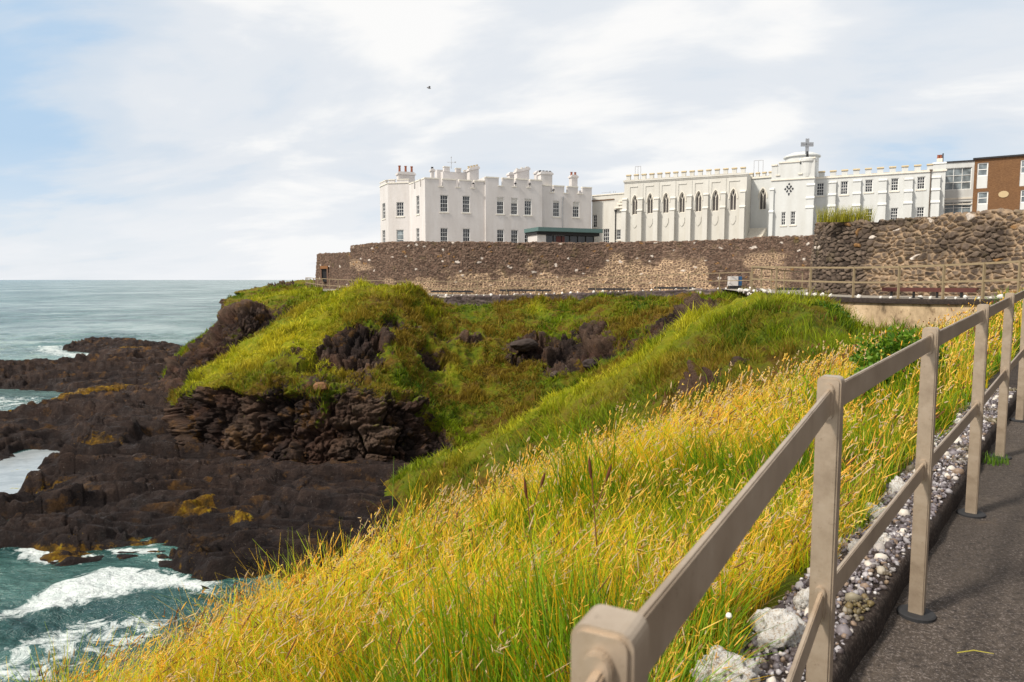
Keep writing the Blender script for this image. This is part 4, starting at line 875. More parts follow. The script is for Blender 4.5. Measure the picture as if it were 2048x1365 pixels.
def castle():
    f = Fr(850.5, 84, 1184, 92.5); t = thing('castle', 'white battlemented two storey castle mansion with chimneys at the left of the terrace', 'castle', loc_of(f))
    uB, uC = f.u(969.5, 400), f.u(1082.5, 400); dp = 12
    blocks = [(0, uB, 0, f.z(853, 355.7), [(878, 885), (912.5, 918.5), (943, 949)], 372.5, [(880.3, 896.1, 390.2, 424.5, 0), (925.1, 939.9, 392, 425.5, 0), (880.6, 896, 456.1, 491, 0), (925.6, 940.4, 457.2, 492, 0)]),
              (uB, uC, -.28, f.z(975, 354.8), [(997.5, 1005), (1026, 1031.5), (1055, 1060.5)], 371.5, [(993.7, 1007.9, 394.7, 428.4, .22), (1021.9, 1035.6, 396, 429.8, .3), (1049, 1063.3, 397.8, 430.8, .12), (994, 1008, 459.3, 492, 0), (1022, 1036, 460, 493, 0), (1049.3, 1063, 461, 494, 0)]),
              (uC, f.L, .12, f.z(1085, 369.6), [(1101, 1107.5), (1128.7, 1135), (1156, 1165)], 384.5, [(1106, 1119.2, 401.8, 433.7, .1), (1145.5, 1158.7, 403.9, 435, .28)])]
    wl = MB(f); cp = MB(f); pr = MB(f)
    for a, b, y, zt, notches, nb, wins in blocks:
        holes = []
        for x0, x1, y0, y1, bl in wins:
            r = rect(f, x0, x1, y0, y1, y); holes.append(r+(None,)); g = f.sub(0, f.L, y)
            sash(g, t, r[0], r[1], r[2], r[3], 3, 4, blind=bl)
        zn = f.z((notches[0][0]), nb, y)-.0
        wall_holes(wl, a, b, GZ-1.5, zn, holes, y)
        wl.poly([(a, y, GZ-1.5), (a, y, zt), (a, dp, zt), (a, dp, GZ-1.5)]); wl.poly([(b, y, GZ-1.5), (b, y, zt), (b, dp, zt), (b, dp, GZ-1.5)]); wl.poly([(a, dp, GZ-1.5), (b, dp, GZ-1.5), (b, dp, zt), (a, dp, zt)])
        wl.poly([(a, y+.35, zn), (b, y+.35, zn), (b, dp-.02, zn), (a, dp-.02, zn)])
        us = [a]+[f.u(p, 365, y) for n in notches for p in n]+[b]
        for k in range(0, len(us), 2):
            pr.box(us[k], us[k+1], y, y+.35, zn, zt-.12); cp.box(us[k]-(.0 if k == 0 else .03), us[k+1]+.03, y-.06, y+.4, zt-.119, zt+.03)
        for k in range(1, len(us)-1, 2): cp.box(us[k]-.12, us[k+1]+.12, y-.07, y+.36, zn-.10, zn+.004)
    # left side wall of the main block (faces the sea)
    s = Fr(819, 89.2, 850.5, 84); zt = blocks[0][3]; hs = [rect(s, 832.4, 838.6, 392, 429), rect(s, 832.4, 838.6, 457, 492)]
    w2 = MB(s); wall_holes(w2, 0, s.L, GZ-1.5, zt-.9, [h+(None,) for h in hs])
    for h in hs: sash(s, t, *h, 2, 4)
    c2 = MB(s); un = [s.u(828, 365), s.u(830.5, 365), s.u(840, 365), s.u(843, 365)]
    for a, b in ((0, un[0]), (un[1], un[2]), (un[3], s.L)): w2.box(a, b, .001, .35, zt-.9, zt-.12); c2.box(a, b, -.06, .4, zt-.119, zt+.028)
    # recessed left wing and its canted end
    g = Fr(776.5, 89.8, 819.3, 89.2); zd = g.z(800, 367); hd = [rect(g, 792.8, 807.5, 404.7, 433), rect(g, 792.8, 807.5, 459.8, 490)]
    w3 = MB(g); wall_holes(w3, 0, g.L, GZ-1.5, zd, [h+(None,) for h in hd]); sash(g, t, *hd[0], 3, 4); sash(g, t, *hd[1], 1, 3, glass=M_GLASS2, blind=0)
    c3 = MB(g); c3.box(0, g.L, -.08, .3, zd, zd+.12)
    for a, b in ((.1, .9), (1.25, g.L-.1)): w3.box(a, b, .02, .32, zd+.121, zd+.42); c3.box(a-.05, b+.05, -.03, .37, zd+.421, zd+.53)
    w3.poly([(0, 0, GZ-1.5), (0, 0, zd), (0, 12, zd), (0, 12, GZ-1.5)]); w3.poly([(0, .3, zd-.02), (g.L, .3, zd-.02), (g.L, 12, zd-.02), (0, 12, zd-.02)])
    k = Fr(760.5, 93.2, 776.5, 89.8); hk = [rect(k, 764.6, 770.6, 407, 438), rect(k, 764.6, 770.6, 461, 490)]; w4 = MB(k); wall_holes(w4, 0, k.L, GZ-1.5, zd, [h+(None,) for h in hk])
    for h in hk: sash(k, t, *h, 2, 4)
    c4 = MB(k); c4.box(0, k.L, -.08, .3, zd, zd+.12); w4.box(.05, k.L*.72, .02, .32, zd+.121, zd+.50); c4.box(0, k.L*.75, -.03, .37, zd+.501, zd+.60)
    w4.poly([(0, 0, GZ-1.5), (0, 0, zd), (0, 10, zd), (0, 10, GZ-1.5)]); w4.poly([(0, .3, zd-.03), (k.L, .3, zd-.03), (k.L, 10, zd-.03), (0, 10, zd-.03)])
    for mb in (w2, w3, w4): n0 = len(wl.v); wl.v += mb.v; wl.f += [tuple(i+n0 for i in q) for q in mb.f]
    for mb in (c2, c3, c4): n0 = len(cp.v); cp.v += mb.v; cp.f += [tuple(i+n0 for i in q) for q in mb.f]
    wl.build('wall', M_WHITE, t); pr.build('parapet', M_WHITE, t); cp.build('coping', M_TRIM, t)
    def chimney(x0, x1, ytop, ybot, y, depth=1.0, pots=0, potm=M_POT, poth=.7, cap=.2, label=None, slope=0):
        u0, u1, zb, zt = rect(f, x0, x1, ytop, ybot, y); zb -= 2; mb = MB(f); mb.box(u0+.12, u1-.12, y+.1, y+depth-.1, zb, zt-cap-.1)
        mb.box(u0, u1, y, y+depth, zt-cap-.1, zt-.1) if not slope else mb.prism([(u0, zt-cap-.1-slope), (u1, zt-cap-.1), (u1, zt-.1), (u0, zt-.1-slope)], y, y+depth)
        mb.prism([(u0+.05, zt-.1-slope), (u1-.05, zt-.1), (u1-.25, zt+.08), (u0+.25, zt+.08-slope)], y+.05, y+depth-.05); c = mb.build('chimney', M_WHITE, t)
        if label: c['label'] = label
        for q in range(pots):
            mb = MB(); cx = u0+(u1-u0)*(q+.5)/pots; p = f.T(cx, y+depth/2, 0); zz = zt+.02-slope*(1-(q+.5)/pots)
            mb.lathe(p[0], p[1], [(.15, zz), (.13, zz+poth*.85), (.17, zz+poth*.87), (.17, zz+poth), (.1, zz+poth)], 12); mb.build('chimney_pot', potm, c)
    chimney(795.5, 832, 345, 360, 7, 1.3, 3, poth=.85, label='chimney with three tall red pots')
    chimney(861.5, 871, 338, 360, 4, .8, 1, M_DARK, .25); chimney(938, 960, 332, 360, 3, 1.3, 4, M_LICHEN, .28, slope=.35, label='wide chimney with lichen covered cap'); chimney(1018, 1040, 346, 365, 5.5, 1.1, 0)
    chimney(1033, 1061, 334, 365, 3, 1.2, 3, M_TRIM, .18, slope=.45); chimney(1072, 1086, 343, 365, 4.5, 1, 0); chimney(1081, 1107, 344.5, 371, .35, 1.2, 4, M_DARK, .22)
    chimney(1142.5, 1157.5, 351, 372, 2.5, 1.0, 2, M_POT, .45, label='chimney with low orange pots at the right end')
    # roof turret behind the parapet
    y = 5; mb = MB(f); u0, u1, zb, zt = rect(f, 886, 938, 343, 360, y); mb.box(u0, u1, y, y+3, zb-2, zt-.1)
    for a, b, yt in ((888, 899.5, 335), (912, 922, 338), (929, 938, 342)): q = rect(f, a, b, yt, 345, y); mb.box(q[0], q[1], y-.05, y+.5, zt-.1, q[3])
    q = rect(f, 874, 888, 340, 360, y+1); mb.box(q[0], q[1], y+1, y+2, zb-2, q[3]); mb.build('roof_turret', M_WHITE, t)
    mb = MB(f); 
    for a, b, yt in ((888, 899.5, 335), (912, 922, 338), (929, 938, 342)): q = rect(f, a, b, yt, 345, y); mb.box(q[0]-.05, q[1]+.05, y-.1, y+.55, q[3]+.001, q[3]+.1)
    mb.build('turret_coping', M_TRIM, t)
    # weather vane
    p = wv(902.6, 338, 91); q = wv(902.6, 314.5, 91); mb = MB(); mb.tube(p, q, .035, 5, .02); z2 = wv(903, 325, 91)[2]; mb.tube((p[0]-.55, p[1], z2), (p[0]+.6, p[1], z2), .022, 5); mb.tube((p[0], p[1]-.45, z2-.1), (p[0], p[1]+.45, z2-.1), .022, 5)
    mb.lathe(p[0], p[1], [(.02, q[2]-.15), (.07, q[2]-.05), (.02, q[2]+.05)], 8); mb.prism([(p[0]+.3, z2), (p[0]+.6, z2+.12), (p[0]+.6, z2-.1)], p[1]-.01, p[1]+.01); mb.build('weather_vane', M_METAL, t)
    # downpipe with hopper
    u = f.u(1125.5, 420); mb = MB(f); mb.box(u-.05, u+.05, -.02, .1, f.z(1125, 458), f.z(1125, 398)); mb.prism([(u-.08, f.z(1125, 399)), (u+.08, f.z(1125, 399)), (u+.16, f.z(1125, 394)), (u-.16, f.z(1125, 394))], -.1, .1); mb.build('downpipe', M_METAL, t)
    sp = MB(f); 
    for px, py in ((900, 0), (945, 368), (1029, 368), (1057.5, 369), (1105, 381)):
        if py: uu, zz = f.u(px, py), f.z(px, py); sp.box(uu-.07, uu+.07, -.5, -.05, zz-.06, zz+.06)
    sp.build('rainwater_spout', M_DARK, t)
    return f
FC = castle()
def canopy():
    f = Fr(1076, 79.2, 1202, 82.5); t = thing('entrance_canopy', 'modern green edged flat roof entrance porch with dark glass below the castle', 'porch', loc_of(f))
    za, zb = f.z(1100, 463.5), f.z(1100, 455.5); mb = MB(f); mb.box(-.1, f.L+.1, -.3, 3.5, za, zb); mb.build('roof', M_GREEN, t, bevel=.02)
    mb = MB(f); mb.box(0.02, f.L, .3, 3.2, za-.35, za-.002); mb.build('soffit', M_DARK, t)
    u1 = f.u(1096, 475); mb = MB(f); mb.box(0.15, u1, .5, 3, GZ-1, za-.351); mb.build('side_wall', M_WHITE, t)
    mb = MB(f); mb.box(u1+.02, f.L-.4, .9, .95, GZ-1, za-.352); mb.build('glazing', M_GLASS, t)
    mb = MB(f)
    for k in range(7): u = u1+.05+(f.L-.5-u1)*k/6; mb.box(u-.035, u+.035, .8, .9, GZ-1, za-.352)
    mb.build('mullion', M_DARK, t); mb = MB(f); ud = f.u(1110, 475); mb.box(ud, f.u(1135, 475), .55, .85, f.z(1120, 470.5), f.z(1120, 468.5)); mb.build('door_hood', M_METAL, t)
    mb = MB(f); mb.box(ud+.6, ud+1.7, .86, .899, GZ-1, f.z(1120, 472)); mb.build('door', mat('maroon_door', (.09, .02, .015), .4), t)
canopy()
def link_block():
    f = Fr(1184, 94.5, 1262, 91); t = thing('link_building', 'low cream flat roofed block joining the castle to the chapel', 'building', loc_of(f)); zt = f.z(1190, 390.5)
    hs = [rect(f, 1185.8, 1193.8, 430, 455.5), rect(f, 1206, 1218.5, 458, 490), rect(f, 1232.5, 1241.5, 459.5, 480)]
    mb = MB(f); wall_holes(mb, 0, f.L, GZ-1.5, zt-1.0, [h+(None,) for h in hs]); mb.box(0, f.L, -.02, .4, zt-.999, zt-.14); mb.poly([(0, 0, zt-.5), (f.L, 0, zt-.5), (f.L, 9, zt-.5), (0, 9, zt-.5)]); mb.poly([(0, 9, GZ-1), (f.L, 9, GZ-1), (f.L, 9, zt-.5), (0, 9, zt-.5)]); mb.build('wall', M_WHITE2, t)
    sash(f, t, *hs[0], 2, 4); sash(f, t, *hs[1], 3, 4); sash(f, t, *hs[2], 2, 3)
    mb = MB(f); mb.box(-.02, f.L, -.12, .5, zt-.139, zt); mb.build('coping', M_TRIM, t); mb = MB(f); mb.box(-.01, f.u(1229, 402), -.09, -.02, f.z(1200, 402.5), f.z(1200, 400)); mb.build('gutter', mat('brown_gutter', (.13, .08, .05), .6), t)
    u = f.u(1231.5, 440); mb = MB(f); mb.box(u-.05, u+.05, -.12, -.01, GZ-1, f.z(1231, 424)); mb.prism([(u-.07, f.z(1231, 425)), (u+.07, f.z(1231, 425)), (u+.15, f.z(1231, 420)), (u-.15, f.z(1231, 420))], -.2, -.01); mb.build('downpipe', M_DARK, t)
    # stepped scroll buttress against the chapel corner
    mb = MB(f); 
    for a, b, y0, y1 in ((1229, 1250, 413.5, 417), (1234, 1250, 406, 410), (1238, 1250, 400, 404)): r = rect(f, a, b, y0, y1, -.4); mb.box(r[0], r[1], -.5, -.03, r[2], r[3])
    r0 = rect(f, 1240, 1250, 402, 422, -.3); mb.box(r0[0], r0[1], -.35, -.03, r0[2], r0[3]-.0); mb.build('scroll_buttress', M_TRIM, t)
    mb = MB(f); 
    for px in (1205, 1212, 1216): uu = f.u(px, 385); mb.box(uu-.02, uu+.02, 2, 2.04, zt-.5, f.z(px, 384, 2))
    mb.box(f.u(1203, 385, 2), f.u(1220, 385, 2), 2, 2.03, f.z(1210, 386, 2), f.z(1210, 385.4, 2)); mb.build('roof_aerial', M_METAL, t)
link_block()
def buttress(f, t, px, pys, w, m=M_WHITE2, top=None, name='buttress', deps=(.28, .5, .72)):
    """stepped buttress: pys = heights (photo rows) of the weathered set-offs from top to bottom"""
    u = f.u(px, 430); zs = [f.z(px, y) for y in pys]; mb = MB(f); prev = None
    for k, z in enumerate(zs):
        d = deps[k]; zb = zs[k+1] if k+1 < len(zs) else GZ-1.5; mb.box(u-w/2, u+w/2, -d, .0, zb, z-.18)
        mb.xprism([(-d-.07, z-.179), (-d-.07, z-.12), (-(deps[k-1] if k else 0)-.0, z+.10), (-.0, z+.10), (-.0, z-.179)], u-w/2-.05, u+w/2+.05)
    mb.build(name, m, t)
def gothic(f, t, r, sp, y=.18, tracery=True):
    xa, xb, za, zb = r; A = arch_pts(xa, xb, sp, zb); w = .07; mb = MB(f)
    out = [(xa, za)]+A+[(xb, za)]; xm = (xa+xb)/2; zc = (za+zb)/2
    inn = [(x+(xm-x)/abs(xm-x+1e-9)*w if abs(x-xm) > w else xm, z-(w*1.2 if z > sp+.01 else 0)) for x, z in out]
    for p, q, p2, q2 in zip(out[:-1], out[1:], inn[:-1], inn[1:]):
        n0 = len(mb.v); mb.v += [mb.T(v) for v in ((p[0], y-.05, p[1]), (q[0], y-.05, q[1]), (q2[0], y-.05, q2[1]), (p2[0], y-.05, p2[1]), (p[0], y+.03, p[1]), (q[0], y+.03, q[1]), (q2[0], y+.03, q2[1]), (p2[0], y+.03, p2[1]))]
        mb.f += [tuple(n0+i for i in c) for c in ((0, 1, 2, 3), (4, 7, 6, 5), (0, 4, 5, 1), (3, 2, 6, 7))]
    mb.box(xa+w, xb-w, y-.05, y+.03, za, za+.09); mb.box(xm-.03, xm+.03, y-.045, y+.025, za+.09, sp+.05)
    for sgn in (-1, 1):                                   # Y tracery
        for k in range(5):
            a0, a1 = k/5, (k+1)/5; hw = (xb-xa)/2-w
            p = (xm+sgn*hw*.0+sgn*hw*.52*a0**.7, sp+(zb-sp)*.62*a0); q = (xm+sgn*hw*.52*a1**.7, sp+(zb-sp)*.62*a1); mb.prism([(p[0]-.03, p[1]), (p[0]+.03, p[1]), (q[0]+.03, q[1]), (q[0]-.03, q[1])], y-.04, y+.02)
    wdw = mb.build('window', M_TRIM, t)
    mb = MB(f); mb.prism([(xa+.02, za+.02)]+[(x+(xm-x)*.03, z-.02) for x, z in A]+[(xb-.02, za+.02)], y+.031, y+.05); mb.build('pane', M_LEAD, wdw)
    mb = MB(f); o2 = arch_pts(xa-.16, xb+.16, sp-.25, zb+.2)                 # hood mould
    i2 = arch_pts(xa-.05, xb+.05, sp-.25, zb+.07)
    for p, q, p2, q2 in zip(o2[:-1], o2[1:], i2[:-1], i2[1:]):
        n0 = len(mb.v); mb.v += [mb.T(v) for v in ((p[0], -.08, p[1]), (q[0], -.08, q[1]), (q2[0], -.08, q2[1]), (p2[0], -.08, p2[1]), (p[0], -.002, p[1]), (q[0], -.002, q[1]), (q2[0], -.002, q2[1]), (p2[0], -.002, p2[1]))]
        mb.f += [tuple(n0+i for i in c) for c in ((0, 1, 2, 3), (0, 4, 5, 1), (3, 2, 6, 7))]
    mb.build('hood_mould', M_TRIM, wdw)
def merlons(f, t, u0, u1, n, z, h, frac=.52, y0=0, dep=.35, m=M_WHITE2, m2=M_LICHEN, zs=0):
    """a level string course with n merlons; returns nothing"""
    mb = MB(f); cp = MB(f); step = (u1-u0)/n; mb.box(u0+.02, u1-.02, y0+.03, y0+dep-.03, z-.3, z+.012); cp.box(u0+.01, u1-.01, y0-.03, y0+dep+.01, z-.035, z+.018)
    for k in range(n):
        a = u0+step*(k+.5-frac/2); b = a+step*frac; mb.box(a, b, y0, y0+dep, z, z+h); cp.xprism([(y0-.08, z+h+.001), (y0+dep+.08, z+h+.001), (y0+dep+.08, z+h+.06), (y0+dep/2, z+h+.18), (y0-.08, z+h+.06)], a-.05, b+.05)
        c = u0+step*k-step*(1-frac)/2; d = c+step*(1-frac); c = max(c, u0); 
        if d > c: cp.xprism([(y0-.1, z-.02), (y0+dep+.02, z-.02), (y0+dep+.02, z+.10), (y0-.1, z+.04)], c+.06, d-.06)
    mb.build('battlement', m, t); cp.build('battlement_coping', m2, t)
def chapel():
    f = Fr(1248, 88, 1492, 81.6); t = thing('chapel', 'long white gothic chapel with seven pointed windows and small battlements', 'chapel', loc_of(f)); zc = f.z(1252, 361)
    W7 = [(1264.2, 1275.2, 391.5, 430), (1294.5, 1306, 388, 428), (1326, 1337.6, 387, 427), (1358.3, 1370, 385.5, 426), (1390.8, 1403.4, 383.5, 424.3), (1424.2, 1437.6, 381.3, 423), (1459.8, 1473, 379, 421.5)]
    BT = [1250, 1281, 1313, 1346, 1378.5, 1411.5, 1446, 1485]
    holes = []; rs = []
    for w in W7: r = rect(f, *w[:2], w[2], w[3]); r = (r[0], r[1], r[2], r[3]); sp = r[2]+(r[3]-r[2])*.66; rs.append((r, sp)); holes.append(r+(sp,))
    mb = MB(f); wall_holes(mb, 0, f.L, GZ-1.5, zc, holes, 0, .22); 
    mb.poly([(f.L, 0, GZ-1.5), (f.L, 0, zc), (f.L, 13, zc), (f.L, 13, GZ-1.5)]); mb.poly([(0, 0, GZ-1.5), (0, 0, zc), (0, 13, zc), (0, 13, GZ-1.5)]); mb.poly([(0, 13, GZ-1.5), (f.L, 13, GZ-1.5), (f.L, 13, zc), (0, 13, zc)]); mb.poly([(0, .3, zc+.01), (f.L, .3, zc+.01), (f.L, 13, zc+.01), (0, 13, zc+.01)])
    mb.build('wall', M_WHITE2, t)
    for r, sp in rs: gothic(f, t, r, sp)
    ub = [f.u(x, 430) for x in BT]
    for x, (yt, ym) in zip(BT, ((398, 421), (397, 420.5), (396, 420), (395, 419), (391, 417), (388, 415.5), (385, 414), (382, 413))): buttress(f, t, x, (yt, ym), .55, deps=(.3, .62))
    # recessed panel frames between the buttresses, string course and shields
    pn = MB(f); zp = f.z(1262, 374)
    for k in range(7):
        a = ub[k]+.5; b = ub[k+1]-.42; z1 = zp+.05; pn.box(a, b, -.07, .0, z1-.12, z1); pn.box(a, a+.12, -.07, .0, zp-3.2, z1-.12); pn.box(ub[k]-.27, ub[k]+.27, -.05, 0, zp-3, z1+.3) if k else None
        pn.box(a+.5, b-.5, -.02, .0, GZ, GZ+1.2) if False else None
    pn.build('panel_moulding', M_WHITE2, t)
    mb = MB(f); mb.box(-.12, f.L+.12, -.16, .0, zc-.22, zc-.04); mb.box(-.06, f.L+.06, -.08, .0, zc-.36, zc-.22); mb.build('cornice', M_WHITE2, t)
    for k, (r, sp) in enumerate(rs):
        xm = (r[0]+r[1])/2; zt = r[2]-.55; w = .36; s = MB(f); s.prism([(xm-w, zt), (xm+w, zt), (xm+w, zt-.55), (xm+w*.6, zt-.9), (xm, zt-1.12), (xm-w*.6, zt-.9), (xm-w, zt-.55)], -.06, -.001); s.build('shield', M_WHITE2, t, bevel=.02)
    merlons(f, t, 0, f.L, 15, zc-.04, .55, .5)
    r0 = f.back(True, 6.0)
    # lightning frame / aerials on the roof
    for px, w in ((1276, 11), (1517, 18)):
        mb = MB(f); y = 4; a, b = f.u(px-w/2, 335, y), f.u(px+w/2, 335, y); zt = f.z(px, 333 if px < 1400 else 321, y)
        for u in (a, (a+b)/2, b): mb.box(u-.025, u+.025, y, y+.05, zc-.3, zt)
        mb.box(a, b, y, y+.04, zt-.05, zt); mb.build('roof_aerial', M_METAL, t)
    return f
FCH = chapel()
def porch_bay():
    f = Fr(1490, 85.2, 1545, 83.4); t = thing('chapel_bay', 'set back white bay with one pointed window between chapel and cross tower', 'building', loc_of(f)); zc = f.z(1505, 355)
    r = rect(f, 1518.5, 1532.5, 378, 420); sp = r[2]+(r[3]-r[2])*.66; mb = MB(f); wall_holes(mb, 0, f.L, GZ-1.5, zc, [r+(sp,)], 0, .22); mb.poly([(0, 0, zc-.1), (f.L, 0, zc-.1), (f.L, 8, zc-.1), (0, 8, zc-.1)]); mb.build('wall', M_WHITE3, t)
    gothic(f, t, r, sp); mb = MB(f); mb.box(0, f.L, -.14, 0, zc-.2, zc-.02); mb.build('cornice', M_TRIM, t); merlons(f, t, 0.2, f.L, 4, zc-.02, .4, .5)
    st = MB(f); zz = f.z(1510, 457)
    for k in range(6): st.box(.1, f.L-.6-.0*k, -.35-.34*k, -.02-.34*k, GZ-1, zz-.2*k)
    st.build('steps', M_TRIM, t); u = f.u(1500.5, 420); mb = MB(f); mb.box(u-.04, u+.04, -.12, -.02, zz, f.z(1500, 365)); mb.build('downpipe', M_METAL, t)
porch_bay()
def tower():
    f = Fr(1540.5, 78.6, 1626, 76.6); t = thing('tower', 'square white tower with small latticed diamond window and a metal cross on its roof', 'tower', loc_of(f)); zt = f.z(1545, 333.5); ztop = f.z(1548, 330)
    hs = [rect(f, 1562.5, 1571.5, 424.2, 451), rect(f, 1581, 1591, 423.2, 450)]
    mb = MB(f); wall_holes(mb, 0, f.L, GZ-1.5, zt, [h+(None,) for h in hs])
    for a in (0, f.L): mb.poly([(a, 0, GZ-1.5), (a, 0, zt), (a, 8, zt), (a, 8, GZ-1.5)])
    mb.poly([(0, 8, GZ-1.5), (f.L, 8, GZ-1.5), (f.L, 8, zt), (0, 8, zt)]); mb.poly([(0, .1, zt), (f.L, .1, zt), (f.L, 8, zt), (0, 8, zt)]); mb.build('wall', M_WHITE3, t)
    for h in hs: sash(f, t, *h, 2, 4)
    cp = MB(f); pr = MB(f); cuts = [0, f.u(1554.5, 330), f.u(1558, 330), f.u(1599.5, 328), f.u(1603, 328), f.L]
    for k, zz in ((0, ztop), (2, ztop+.22), (4, ztop+.5)):
        pr.box(cuts[k], cuts[k+1], 0, .35, zt-.0, zz-.12); cp.box(cuts[k]-.04, cuts[k+1]+.04, -.1, .45, zz-.119, zz+.03)
    for k in (1, 3): pr.box(cuts[k], cuts[k+1], .2, .35, zt, ztop-.1); cp.box(cuts[k]-.12, cuts[k+1]+.12, -.12, -.001, zt-1.05, zt-.92); pr.box(cuts[k], cuts[k]+.05, -.03, -.001, zt-.9, zt)
    zs = f.z(1560, 359); cp.box(-.06, f.L+.06, -.12, -.001, zs-.13, zs); pr.build('parapet', M_WHITE3, t); cp.build('coping', M_TRIM, t)
    # rounded corner turret at right
    c = f.T(f.L-.75, .68, 0); mb = MB(); mb.lathe(c[0], c[1], [(.72, zs+.1), (.78, zs+.5), (.82, ztop+.1), (.95, ztop+.15), (.95, ztop+.4), (.8, ztop+.55)], 20); mb.build('corner_turret', M_WHITE3, t)
    # diamond of pierced quatrefoils
    mb = MB(f); uc, z0 = f.hit(1578, 378.5)
    def dia(x, z, s): mb.prism([(uc+x-s, z0+z), (uc+x, z0+z-s*1.25), (uc+x+s, z0+z), (uc+x, z0+z+s*1.25)], -.012, -.002)
    for i, j in ((0, 2), (-1, 1), (1, 1), (-2, 0), (0, .15), (2, 0), (-1, -1), (1, -1), (0, -2)): dia(i*.19, j*.26, .125)
    for i, j in ((-.5, .55), (.5, .55), (-.5, -.55), (.5, -.55), (0, -2.7)): dia(i*.3, j*.24, .075)
    mb.build('lattice_window', M_GLASS, t)
    # domed lantern behind
    c = wv(1603.5, 330, 82); z1 = wv(1603, 314.5, 82)[2]; z2 = wv(1603, 308.5, 82)[2]; z3 = wv(1603, 304.5, 82)[2]; R = 1.95; mb = MB(); mb.lathe(c[0], c[1], [(R-.15, zt-1), (R-.15, z1-.12)], 32); mb.build('drum', M_WHITE3, t)
    mb = MB(); mb.lathe(c[0], c[1], [(R, z1-.12), (R+.05, z1-.1), (R+.05, z1+.03), (R*.9, z1+.16), (R*.62, z2+.06), (R*.5, z2+.1)], 32); mb.build('dome', M_WHITE3, t); mb = MB(); mb.lathe(c[0], c[1], [(R*.52, z2+.1), (R*.3, z3-.05), (.0, z3+.06)], 24); mb.build('dome_cap', M_METAL, t)
    # cross
    p = wv(1613.5, 318, 78.2); q = wv(1613.5, 277.5, 78.2); zb = wv(1613, 303, 78.2)[2]; za = wv(1613, 289.5, 78.2)[2]; mb = MB()
    for dx in (-.14, .14): mb.box(p[0]+dx-.05, p[0]+dx+.05, p[1]-.05, p[1]+.05, zb-.3, q[2])
    mb.box(p[0]-.089, p[0]+.089, p[1]-.02, p[1]+.02, zb, q[2]-.02); x0, x1 = wv(1601.5, 290, 78.2)[0], wv(1626, 290, 78.2)[0]
    for dz in (-.17, .17): mb.box(x0, x1, p[1]-.07, p[1]-.051, za+dz-.06, za+dz+.06)
    for k in range(9): x = x0+(x1-x0)*k/8; mb.box(x-.03, x+.03, p[1]-.09, p[1]-.071, za-.23, za+.23)
    mb.box(x0, x1, p[1]-.05, p[1]-.03, za-.1, za+.1)
    mb.build('cross', mat('cross_metal', (.33, .34, .36), .5, .4, .3), t); mb = MB(); mb.tube((p[0], p[1], ztop), (p[0], p[1], zb), .09, 8); mb.tube((p[0]+.18, p[1], ztop), (p[0]+.12, p[1], zb), .05, 6); mb.build('cross_mast', M_DARK, t)
    buttress(f, t, 1619.5, (369, 395.5, 414.5), .75, M_WHITE3); buttress(f, t, 1542.5, (378, 423), .4, M_WHITE3, deps=(.2, .4))
tower()
